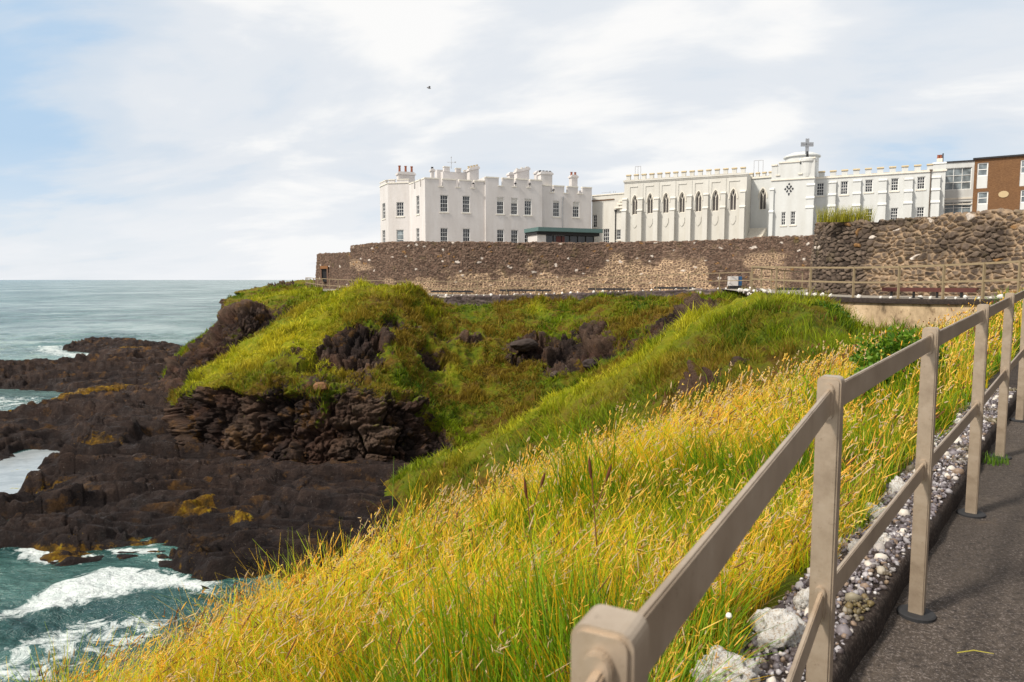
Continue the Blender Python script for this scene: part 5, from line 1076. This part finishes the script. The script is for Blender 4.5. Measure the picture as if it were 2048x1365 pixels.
def wing():
    f = Fr(1627, 78.4, 1887, 72.6); t = thing('residential_wing', 'long white battlemented two storey wing with stepped buttresses right of the tower', 'building', loc_of(f)); zc = f.z(1630, 355)
    up = [(1633, 1648, 366, 392), (1681, 1696, 362.8, 389.5), (1730, 1745.5, 359.6, 385), (1781.8, 1797, 356.8, 382), (1834, 1850, 353.6, 379)]; lo = [(1633, 1647, 422, 448), (1679.5, 1694, 420, 446), (1730, 1745, 418, 444), (1780.5, 1796, 416, 442), (1832.8, 1848.5, 414.5, 440)]
    hs = [rect(f, *w) for w in up+lo]; mb = MB(f); wall_holes(mb, 0, f.L, GZ-1.5, zc, [h+(None,) for h in hs]); mb.poly([(0, .2, zc-.02), (f.L, .2, zc-.02), (f.L, 10, zc-.02), (0, 10, zc-.02)])
    for a in (0, f.L): mb.poly([(a, 0, GZ-1.5), (a, 0, zc), (a, 10, zc), (a, 10, GZ-1.5)])
    mb.poly([(0, 10, GZ-1.5), (f.L, 10, GZ-1.5), (f.L, 10, zc), (0, 10, zc)]); mb.build('wall', M_WHITE3, t)
    for k, h in enumerate(hs): sash(f, t, *h, 3, 4, blind=.3 if k in (5, 6) else 0)
    mb = MB(f); mb.box(-.1, f.L+.1, -.12, 0, zc-.2, zc-.02); mb.build('cornice', M_TRIM, t); merlons(f, t, .1, f.L-.8, 10, zc-.02, .5, .5, m=M_WHITE3)
    for x, ys in ((1663, (364, 389, 412)), (1712, (361, 386.5, 411)), (1763, (359.5, 384.5, 408.5)), (1814.5, (357.5, 382, 406)), (1868.5, (354, 379, 404))): buttress(f, t, x, ys, .72, M_WHITE3)
    u = f.u(1859, 400); mb = MB(f); mb.box(u-.045, u+.045, -.11, -.02, GZ, f.z(1859, 343)); mb.prism([(u-.07, f.z(1859, 344)), (u+.07, f.z(1859, 344)), (u+.14, f.z(1859, 340)), (u-.14, f.z(1859, 340))], -.2, -.01); mb.build('downpipe', mat('brown_pipe', (.10, .07, .05), .5), t)
    u0 = f.u(1866, 335); mb = MB(f); mb.box(u0, f.L, -.05, 1.0, zc-.019, zc+.55); mb.xprism([(-.12, zc+.551), (1.07, zc+.551), (.5, zc+.8)], u0-.05, f.L+.05); mb.build('corner_pier', M_WHITE3, t)
    r = rect(f, 1874, 1885, 317, 330, 3); mb = MB(f); mb.box(r[0], r[1], 3, 3.8, zc, r[3]); c = mb.build('chimney', M_TRIM, t); mb = MB(f)
    for q in (.25, .7): p = f.T(r[0]+(r[1]-r[0])*q, 3.4, 0); m2 = MB(); m2.lathe(p[0], p[1], [(.13, r[3]), (.11, r[3]+.35), (.14, r[3]+.4)], 10); m2.build('chimney_pot', M_POT, c)
    r = rect(f, 1884.5, 1887, 307, 330, 4); mb = MB(f); mb.box(r[0], r[1], 4, 4.15, zc, r[3]); mb.box(r[0]-.5, r[1]+.5, 4, 4.5, zc, zc+.9); mb.build('flue_pipe', M_DARK, t)
wing()
def glass_block():
    f = Fr(1887, 74.5, 1945, 73.4); t = thing('glazed_link', 'modern white block with wide grey windows between the battlemented wing and the brick block', 'building', loc_of(f)); zt = f.z(1900, 326)
    h1 = rect(f, 1888.5, 1943, 336, 380); h2 = rect(f, 1888.5, 1943, 404, 428); mb = MB(f); wall_holes(mb, 0, f.L, GZ-1.5, zt, [h1+(None,), h2+(None,)]); mb.poly([(0, 0, zt-.01), (f.L, 0, zt-.01), (f.L, 9, zt-.01), (0, 9, zt-.01)]); mb.build('wall', M_WHITE3, t)
    sash(f, t, *h1, 3, 3, glass=M_GLASS2, sill=False, mw=.05); sash(f, t, *h2, 3, 2, glass=M_GLASS2, sill=False, mw=.05)
    mb = MB(f); mb.box(-.05, f.L, -.1, .3, zt+.001, zt+.14); mb.build('roof_edge', M_DARK, t); a = f.z(1910, 396); mb = MB(f); mb.box(0, f.L, -.06, -.001, a-.18, a); mb.box(0, f.L, -.06, -.001, a-.75, a-.62); mb.build('floor_band', M_TRIM, t)
glass_block()
def brick_block():
    f = Fr(1943.5, 70.5, 2230, 64.5); t = thing('brick_block', 'brown brick three storey modern block at the right edge with white panelled window bays', 'building', loc_of(f)); zt = f.z(1950, 320)
    bays = [(1954, 1975.5), (2040, 2062), (2126, 2148)]; holes = []; par = []
    for a, b in bays:
        sc = 0 if a < 2000 else (-6 if a < 2100 else -12)
        for y0, y1 in ((326+sc, 377+sc*.8), (384+sc*.7, 432+sc*.4)): holes.append(rect(f, a, b, y0, y1))
    mb = MB(f); wall_holes(mb, 0, f.L, GZ-1.5, zt, [h+(None,) for h in holes]); mb.poly([(0, 0, GZ-1.5), (0, 0, zt), (0, 10, zt), (0, 10, GZ-1.5)]); mb.poly([(0, 0, zt-.01), (f.L, 0, zt-.01), (f.L, 10, zt-.01), (0, 10, zt-.01)]); mb.build('wall', M_BRICK, t)
    for h in holes:
        zm = h[3]-(h[3]-h[2])*.52; sash(f, t, h[0], h[1], zm, h[3], 1, 2, glass=M_GLASS2, sill=False, fw=.1, mw=.07); mb = MB(f); mb.box(h[0], h[1], .05, .15, h[2], zm-.005); mb.build('white_panel', M_WHITE3, t)
    mb = MB(f); mb.box(-.15, f.L, -.2, .3, zt+.001, zt+.16); mb.build('roof_edge', M_DARK, t)
    u, z = f.hit(2007, 389); p = MB(f); p.prism([(u+.42*math.cos(a*math.pi/8), z+.32*math.sin(a*math.pi/8)) for a in range(16)], -.05, -.001); p.build('plaque', m_paint('pale_plaque', (.5, .38, .22), .2, 3), t)
brick_block()
def terrace():
    A = [wv(p[0], 560, p[3]+.8)[:2] for p in MAINW]; B = [wv(p[0], 560, p[3]+.8)[:2] for p in RIGHTW[2:]]
    A = [(x, y+1.2) for x, y in A]; B = [(x+.6, y+1.4) for x, y in B]; A[-1] = (23.5, 46.5)
    V = [(x, y, GZ) for x, y in A+B]; n = len(V); V += [(x*2.0, 150, GZ) for x, y in A]+[(90-k*3, 110-k*8, GZ) for k in range(len(B))]; f = [(i, i+1, n+i+1, n+i) for i in range(n-1)]
    me = bpy.data.meshes.new('terrace'); me.from_pydata(V, [], f); props(link('terrace', me, M_PATH), kind='structure')
terrace()

# ------------------------------------------------------------------ grass
def blades(P, h, w, lean, phi, col, tipcol=None, levels=4):
    n = len(P); t = np.linspace(0, 1, levels); V = np.zeros((n, levels, 2, 3)); C = np.zeros((n, levels, 2, 3)); side = np.stack([np.cos(phi), np.sin(phi), phi*0], -1)
    for k, tt in enumerate(t):
        c = P+np.stack([lean[:, 0]*tt**2, lean[:, 1]*tt**2, h*(tt-.18*tt**2*np.minimum(1, np.hypot(lean[:, 0], lean[:, 1])/(h+1e-6)))], -1); ww = (w*(1-.88*tt**1.6))[:, None]*.5
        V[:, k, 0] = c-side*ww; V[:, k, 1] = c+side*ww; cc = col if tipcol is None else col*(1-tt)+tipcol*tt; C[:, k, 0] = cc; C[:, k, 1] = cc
    b = np.arange(n)[:, None]*(levels*2); q = np.concatenate([np.stack([b[:, 0]+2*k, b[:, 0]+2*k+1, b[:, 0]+2*k+3, b[:, 0]+2*k+2], -1) for k in range(levels-1)])
    return V.reshape(-1, 3), q, C.reshape(-1, 3)
def spindle(base, axis, L, r, col):
    """seed heads: four-sided spindles"""
    n = len(base); a = axis/np.linalg.norm(axis, axis=1, keepdims=True); s1 = np.cross(a, np.array([0.3, .2, 1.])); s1 /= np.linalg.norm(s1, axis=1, keepdims=True)+1e-9; s2 = np.cross(a, s1)
    V = np.zeros((n, 4, 4, 3))
    for k, (t, rr) in enumerate(((0, .35), (.3, 1.), (.7, .8), (1., .1))):
        for j in range(4): an = j*math.pi/2+.4; V[:, k, j] = base+a*(L*t)[:, None]+(s1*math.cos(an)+s2*math.sin(an))*(r*rr)[:, None]
    b = np.arange(n)*16; q = np.concatenate([np.stack([b+k*4+j, b+k*4+(j+1) % 4, b+k*4+4+(j+1) % 4, b+k*4+4+j], -1) for k in range(3) for j in range(4)])
    return V.reshape(-1, 3), q, np.repeat(col, 16, 0)
def join(parts):
    V, Q, C = [], [], []; o = 0
    for v, q, c in parts: V.append(v); Q.append(q+o); C.append(c); o += len(v)
    return np.concatenate(V), np.concatenate(Q), np.concatenate(C)
def near_grass():
    N = 1500000; l = RNG.random(N)*LTOT; s = .38+RNG.random(N)**1.15*7.2; p = rail_pt(l, s); d = np.hypot(p[:, 0], p[:, 1]); az = np.degrees(np.arctan2(p[:, 0], p[:, 1]))
    dens = 2700*np.minimum(1, (2.6/np.maximum(d, .6))**1.35); area = LTOT*7.2*1.15; dens = dens*(1+1.3*sstep(1.3, .5, s)); keep = RNG.random(N) < dens*area/N; keep &= (az > -60) & (az < 48) & (d > .45) & (p[:, 1] > .1)
    tq = np.stack([p[:, 0], p[:, 1], l*0], -1); keep &= RNG.random(N) < (.30+1.0*sstep(-.25, .35, vnoise(tq*3.6, 15)))
    edge = .37+.13*vnoise(np.stack([l*3, l*0, l*0], -1), 5); keep &= s > edge
    l, s, p, d = l[keep], s[keep], p[keep], d[keep]; p[:, 2] = bank_z(l, s, p)-.03; n = len(l)
    q = np.stack([p[:, 0], p[:, 1], p[:, 0]*0], -1); gn = vnoise(q*.75, 91)*.8+vnoise(q*2.1, 92)*.6; gold = np.clip(sstep(.8, 2.6, s)*.72+gn*.55+.16+.25*sstep(9, 4, l), .03, .97)
    tuft = sstep(.25, .5, vnoise(q*1.3+40, 93)+vnoise(q*4, 94)*.3)*sstep(4.2, 2.8, s); gold = gold*(1-.75*tuft); kind = RNG.random(n); isS = kind < .035+.24*gold**1.3; parts = []
    # blades
    m = ~isS; k = m.sum(); P = p[m]; g = gold[m]; h = (.20+.26*RNG.random(k))*(.62+.38*sstep(.3, 1.6, s[m]))*(1+.25*vnoise(q[m]*1.3, 4)); ang = RNG.random(k)*6.283*.45+vnoise(q[m]*1.1, 33)*3.0; h = h*(1+.45*vnoise(q[m]*2.3, 34)); ln = h*(.2+.85*RNG.random(k)**1.3); lean = np.stack([np.cos(ang)*ln+.05, np.sin(ang)*ln], -1)
    tf = tuft[m]; h = h*(1+.35*tf); thatch = RNG.random(k) < .13; h = np.where(thatch, h*.55, h); w = np.maximum(.0045, .0012*d[m])*(.7+.7*RNG.random(k))*(1+.5*tf); u = RNG.random((k, 1)); dryb = (RNG.random(k) < .08+.55*g)[:, None]
    green = np.array((.022, .085, .003))*(1-u)+np.array((.20, .33, .004))*u; yel = np.array((.66, .42, .006))*(1-u)+np.array((.88, .50, .02))*u; col = np.where(dryb, yel, green*(1+g[:, None]*1.3)+np.array((.16, .07, 0))*g[:, None])
    col = col*(1-tf[:, None]*.35)+np.array((.01, .07, .004))*tf[:, None]*(1-dryb); col = np.where(thatch[:, None], np.array((.42, .30, .13)), col)
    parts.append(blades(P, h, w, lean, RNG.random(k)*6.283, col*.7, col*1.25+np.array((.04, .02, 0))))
    # seed stalks
    m = isS; k = m.sum(); P = p[m]; h = (.36+.36*RNG.random(k))*(.7+.3*sstep(.4, 1.5, s[m])); ln = h*(.12+.45*RNG.random(k)); ang = RNG.normal(size=k)*.55+.15+vnoise(q[m]*.9, 35)*1.1; h = h*(1+.45*sstep(.05, .5, vnoise(q[m]*.55, 36))*sstep(6, 10, l[m])); h = np.minimum(h, .60+.25*sstep(6, 10, l[m]))*(.72+.28*sstep(3, 8, l[m])); lean = np.stack([np.cos(ang)*ln, np.sin(ang)*ln*.8], -1)
    w = np.maximum(.0015, .0007*d[m]); lg = RNG.random(k) < .22; h = np.where(lg, h*1.12, h*.92); ln = np.where(lg, ln*1.3, ln); lean = lean*np.where(lg, 1.3, 1)[:, None]; u = RNG.random((k, 1)); col = np.array((.78, .40, .012))*(1-u)+np.array((.90, .66, .12))*u; rus = (RNG.random(k) < .16)[:, None]; col = np.where(rus, np.array((.27, .12, .035)), col)
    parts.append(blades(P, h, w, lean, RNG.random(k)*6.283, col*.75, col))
    sag = np.minimum(1, ln/h); tip = P+np.stack([lean[:, 0], lean[:, 1], h*(1-.18*sag)], -1); ax = np.stack([lean[:, 0]*2, lean[:, 1]*2, h*(1-.36*sag)], -1); ax /= np.linalg.norm(ax, axis=1, keepdims=True)
    st = RNG.random(k); pk = (RNG.random(k) < .35)[:, None]; hc = np.where(rus, np.array((.22, .09, .04)), np.where(pk, np.array((.66, .50, .30)), col*np.array((1.05, 1.0, 1.2))+.02))
    a = st < .55; L = .03+.075*RNG.random(a.sum())**1.5; parts.append(spindle(tip[a]-ax[a]*.01, ax[a]+RNG.normal(size=(a.sum(), 3))*.12, L, np.maximum(.0024, .00075*d[m][a])*(.7+.6*RNG.random(a.sum())), hc[a]))
    b = ~a; idx = np.where(b)[0]
    for j in range(7):                                   # feathery panicles
        t = RNG.random(len(idx)); base = tip[idx]-ax[idx]*(.13*t)[:, None]; dr = ax[idx]*.6+RNG.normal(size=(len(idx), 3))*.5; parts.append(spindle(base, dr, .014+.026*RNG.random(len(idx))*(1.1-.5*(1-t)), np.maximum(.0016, .00065*d[m][idx]), hc[idx]*(.9+.3*RNG.random((len(idx), 1)))))
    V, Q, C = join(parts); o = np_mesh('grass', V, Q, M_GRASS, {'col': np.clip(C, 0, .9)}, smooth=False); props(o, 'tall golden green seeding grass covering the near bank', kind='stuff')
near_grass()
def far_grass():
    parts = []
    for P2, g, dry, n, seed in SCATTER:
        if seed == 400: continue
        p = P2.reshape(-1, 3); du = np.linalg.norm(np.cross(np.gradient(P2, axis=0), np.gradient(P2, axis=1)), axis=-1).ravel(); r = g.ravel(); d = p[:, 1]; wgt = du*np.clip(1-r*1.6, 0, 1)*(25/d)**1.5*(p[:, 2] > -9.2)*(n[..., 2].ravel() > .1)*(.06+sstep(-.30, .12, fbm(p*.8, 4, 801)))
        N = {100: 22000, 200: 110000, 300: 75000}[seed]; i = RNG.choice(len(p), N, p=wgt/wgt.sum()); P = p[i]+RNG.normal(size=(N, 3))*np.array([.06, .06, .0]); P[:, 2] -= .04; dd = P[:, 1]; dv = dry.ravel()[i]; q = P
        f = fbm(q*.55, 3, 61)*.9+RNG.normal(size=N)*.28; u = sstep(-.6, .6, f)[:, None]; h = (.16+.22*RNG.random(N))*(1+.5*f.clip(-.5, .7)); ang = RNG.random(N)*6.283; ln = h*(.3+.6*RNG.random(N)); h = h*(.55+1.0*sstep(-.2, .5, fbm(q*1.3, 3, 17))); lean = np.stack([np.cos(ang)*ln, np.sin(ang)*ln], -1)-n.reshape(-1, 3)[i][:, :2]*-.10
        dark = np.array((.040, .10, .004)); mid = np.array((.22, .28, .005)); brn = np.array((.25, .125, .02)); b = sstep(-.12, .25, fbm(q*.33+9, 3, 44)+RNG.normal(size=N)*.16-{100: .22, 200: -.07, 300: .16}[seed])[:, None]
        col = dark*(1-u)+mid*u; col = col*(1-b*.7)+brn*b*.7; yl = np.array((.34, .38, .006))*(1-u)+np.array((.60, .50, .03))*u; dv2 = np.clip(dv*1.15, 0, 1)[:, None]; col = col*(1-dv2)+yl*dv2; col = col*(.6+.8*RNG.random((N, 1)))
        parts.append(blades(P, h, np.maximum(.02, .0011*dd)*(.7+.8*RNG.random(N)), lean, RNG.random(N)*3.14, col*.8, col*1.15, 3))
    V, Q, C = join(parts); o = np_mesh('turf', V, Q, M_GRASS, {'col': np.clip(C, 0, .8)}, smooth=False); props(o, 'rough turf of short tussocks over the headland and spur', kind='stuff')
far_grass()

# ------------------------------------------------------------------ plants, boulders, bird
def leafy(name, label, c, rad, n, size, cols, cat, stems=12):
    c = np.array(c); t = thing(name, label, cat, (c[0], c[1], c[2]-rad[2]))
    k = RNG.normal(size=(n, 3)); k /= np.linalg.norm(k, axis=1, keepdims=True); rr = RNG.random(n)**.45; lump = 1+.35*vnoise(k*2.2+7, 3)+.2*vnoise(k*5, 8); P = c+k*rr[:, None]*lump[:, None]*np.array(rad); P[:, 2] = np.maximum(P[:, 2], c[2]-rad[2]*1.0)
    R = rot_rand(n); L = size*(.6+.8*RNG.random(n)); sh = np.array([(-.5, 0, 0), (0, .28, .05), (.5, 0, 0), (0, -.28, .05)]); V = np.einsum('nij,nvj->nvi', R, sh[None]*L[:, None, None])+P[:, None]
    u = RNG.random((n, 1)); col = np.array(cols[0])*(1-u)+np.array(cols[1])*u; Q = np.arange(n*4).reshape(n, 4)
    np_mesh('foliage', V.reshape(-1, 3)-np.array(t.location), Q, M_LEAF, {'col': np.repeat(col, 4, 0)}, smooth=False, parent=t)
    mb = MB(); b = Vector((c[0], c[1], c[2]-rad[2]))
    for j in range(stems): a = random.random()*6.28; r = random.random(); mb.tube(b+Vector((math.cos(a)*rad[0]*.25*r, math.sin(a)*rad[1]*.25*r, -.1)), b+Vector((math.cos(a)*rad[0]*.8*r, math.sin(a)*rad[1]*.8*r, rad[2]*(1.1+.5*random.random()))), .008, 4, .003)
    mb.build('stem', mat('plant_stem', (.07, .09, .02), .7), t); return t
def stalks(name, label, c, n, spread, h, cat, cols, seed_head=True, wd=.012):
    t = thing(name, label, cat, tuple(c)); c = np.array(c); a = RNG.random(n)*6.283; r = RNG.random(n)**.6; P = c+np.stack([np.cos(a)*r*spread[0], np.sin(a)*r*spread[1], r*0-.03], -1); hh = h*(.5+.6*RNG.random(n)); ln = hh*(.1+.3*RNG.random(n)); an = RNG.random(n)*6.283
    lean = np.stack([np.cos(an)*ln, np.sin(an)*ln], -1); u = RNG.random((n, 1)); col = np.array(cols[0])*(1-u)+np.array(cols[1])*u
    V, Q, C = blades(P, hh, np.full(n, wd), lean, RNG.random(n)*3, col*.9, col); np_mesh('blade', V-c, Q, M_LEAF, {'col': C}, smooth=False, parent=t)
    if seed_head:
        i = RNG.random(n) < .35; tip = P[i]+np.stack([lean[i, 0], lean[i, 1], hh[i]*.93], -1); ax = np.stack([lean[i, 0], lean[i, 1], hh[i]*.8], -1); V, Q, C = spindle(tip, ax, hh[i]*.16, np.full(i.sum(), wd*1.1), col[i]*1.1); np_mesh('seed_head', V-c, Q, M_LEAF, {'col': C}, smooth=False, parent=t)
    return t
def plants():
    leafy('bush', 'bright green leafy bush on the bank directly behind the third post', wv(1802, 748, 8.2), (.62, .45, .50), 5200, .07, ((.045, .13, .010), (.15, .25, .014)), 'bush')
    leafy('shrub', 'dark green weedy shrub on top of the grassy spur by the plaster wall', wv(1640, 628, 23.5), (.85, .5, .42), 2600, .10, ((.03, .09, .008), (.09, .18, .012)), 'shrub')
    t = stalks('grass_tuft', 'yellow green grass tuft growing on top of the right hand stone wall', wv(1690, 443.5, 32.0), 800, (1.3, .22), .78, 'plant', ((.16, .19, .01), (.55, .48, .05)), seed_head=False, wd=.016)
    stalks('weed_tuft', 'small bright green weed growing from the asphalt at the foot of the fifth post', plane(1990., 925., -1.29), 120, (.10, .09), .10, 'plant', ((.05, .14, .01), (.16, .28, .02)), seed_head=False, wd=.006)
    stalks('weed_tuft', 'low dry weed tuft on the gravel beside the second post', plane(1605., 1330., -1.36), 160, (.07, .09), .11, 'plant', ((.10, .12, .01), (.36, .28, .04)), seed_head=False, wd=.004)
    # dock plants in the near grass
    for lab, px, py, d, h in (('thin brown dock stem with seed spikes in the middle of the near grass', 1205, 1120, 2.9, .40), ('dark dock stem with a rusty spike further left in the near grass', 1075, 1090, 3.1, .26)):
        b = np.array(wv(px, py, d)); t = thing('dock_plant', lab, 'plant', tuple(b-np.array([0, 0, .1]))); mb = MB(); top = b+np.array([-.05, .02, h]); mb.tube(tuple(b-np.array([0, 0, .25])), tuple(top), .0035, 5, .002)
        mb.tube(tuple(b*.45+top*.55), tuple(b*.45+top*.55+np.array([.05, 0, .16])), .0025, 5, .0015); mb.build('stem', mat('dock_stem', (.16, .06, .03), .6), t)
        for bb, aa, LL, rr in ((top-np.array([0, 0, .05]), (-.1, 0, 1.), .10, .010), (b*.45+top*.55+np.array([.04, 0, .12]), (.3, 0, 1.), .08, .009)):
            V, Q, C = spindle(bb[None], np.array([aa]), np.array([LL]), np.array([rr]), np.array([(.16, .06, .03)])); np_mesh('seed_spike', V-np.array(t.location), Q, M_LEAF, {'col': C}, parent=t)
    b = np.array(wv(1458, 1232, 2.0)); t = thing('clover_flower', 'single small white clover flower standing in short grass by the gravel', 'flower', tuple(b-np.array([0, 0, .12])))
    V, T = ico_mesh(2); V = V*.0085*(1+.2*RNG.random((len(V), 1))); me = bpy.data.meshes.new('petals'); me.from_pydata((V+np.array([0, 0, .12])).tolist(), [], T.tolist()); link('petals', me, mat('clover_white', (.75, .75, .62), .7), t)
    mb = MB(); mb.tube(tuple(b-np.array([0, 0, .13])), tuple(b), .0014, 5); mb.build('stem', mat('clover_stem', (.1, .2, .03), .7), t)
    for lab, a, c in (('yellow straw lying on the asphalt near the bottom right corner', (1914, 1306), (1988, 1308)), ('thin brown straw on the asphalt beside the fourth post', (1958, 1012), (2008, 990))):
        p, q = plane(float(a[0]), float(a[1]), -1.385), plane(float(c[0]), float(c[1]), -1.37); mb = MB(); m_ = (p+q)/2+np.array([0, .01, .006]); mb.tube(tuple(p), tuple(m_), .002, 5); mb.tube(tuple(m_), tuple(q), .002, 5, .0008); o = mb.build('straw', mat('dry_straw', (.42, .36, .05), .6), None, origin=tuple(p)); props(o, lab, 'straw')
plants()
def boulders():
    L = [('rounded orange brown boulder on the lip of the dark cliff', 641, 775, 36.9, .38, (1, .9, 1), (.2, .10, .045)),
         ('brown boulder lying lowest in the gully below the rock outcrop', 1112, 750, 42.5, .40, (1.2, .8, .85), (.07, .048, .04)), ('rounded brown boulder just right of the lowest gully boulder', 1131, 742, 42.8, .45, (1, .9, 1), (.075, .052, .04)),
         ('dark round boulder at the foot of the outcrop scree', 1180, 728, 42.3, .48, (1, .9, 1), (.04, .028, .026)), ('broad slabby boulder on the left of the gully outcrop', 1050, 690, 45.8, .95, (1.3, .8, .6), (.05, .035, .028)),
         ('pale round boulder on the shore at the foot of the cliff', 272, 884, 44.5, .42, (1, .9, .95), (.38, .33, .29)), ('small grey boulder beside the pale one on the shore', 292, 889, 43.8, .3, (1.2, .9, .8), (.17, .15, .12)),
         ('flat pale stones tumbled right of the pale shore boulder', 318, 884, 43.2, .28, (1.5, 1, .6), (.28, .24, .2))]
    for k, (lab, px, py, d, r, sc, col) in enumerate(L):
        me = rock_mesh('boulder', 60+k, 4, .28); me.materials.append(m_paint('boulder_stone', col, .7, 2.5, False)); o = bpy.data.objects.new('boulder', me); COL.objects.link(o); o.location = wv(px, py, d); o.scale = tuple(r*s for s in sc); o.rotation_euler = (0, 0, k); props(o, lab, 'boulder')
boulders()
def gull():
    c = Vector(wv(858.5, 177, 60)); mb = MB(); mb.rings([[tuple(c+Vector((x, r*math.cos(a*math.pi/4), r*math.sin(a*math.pi/4)))) for a in range(8)] for x, r in ((-.17, .005), (-.1, .04), (0, .055), (.1, .035), (.15, .012))])
    for s in (-1, 1):
        P = [(0, 0, .02), (-.02, s*.13, .12), (-.10, s*.30, .09)]; 
        for (a, b), (w0, w1) in zip(zip(P[:-1], P[1:]), ((.09, .08), (.08, .015))):
            a, b = Vector(a), Vector(b); q = [(a+Vector((w0, 0, 0))), (b+Vector((w1, 0, 0))), (b-Vector((w1, 0, 0))), (a-Vector((w0, 0, 0)))]
            for dz in (0, .012): mb.poly([tuple(c+v+Vector((0, 0, dz))) for v in q])
    o = mb.build('seagull', mat('gull_grey', (.30, .30, .32), .7), None, origin=tuple(c)); props(o, 'lone seagull gliding in the cloudy sky above the castle', 'bird'); o.rotation_euler = (0, 0, .5)
gull()
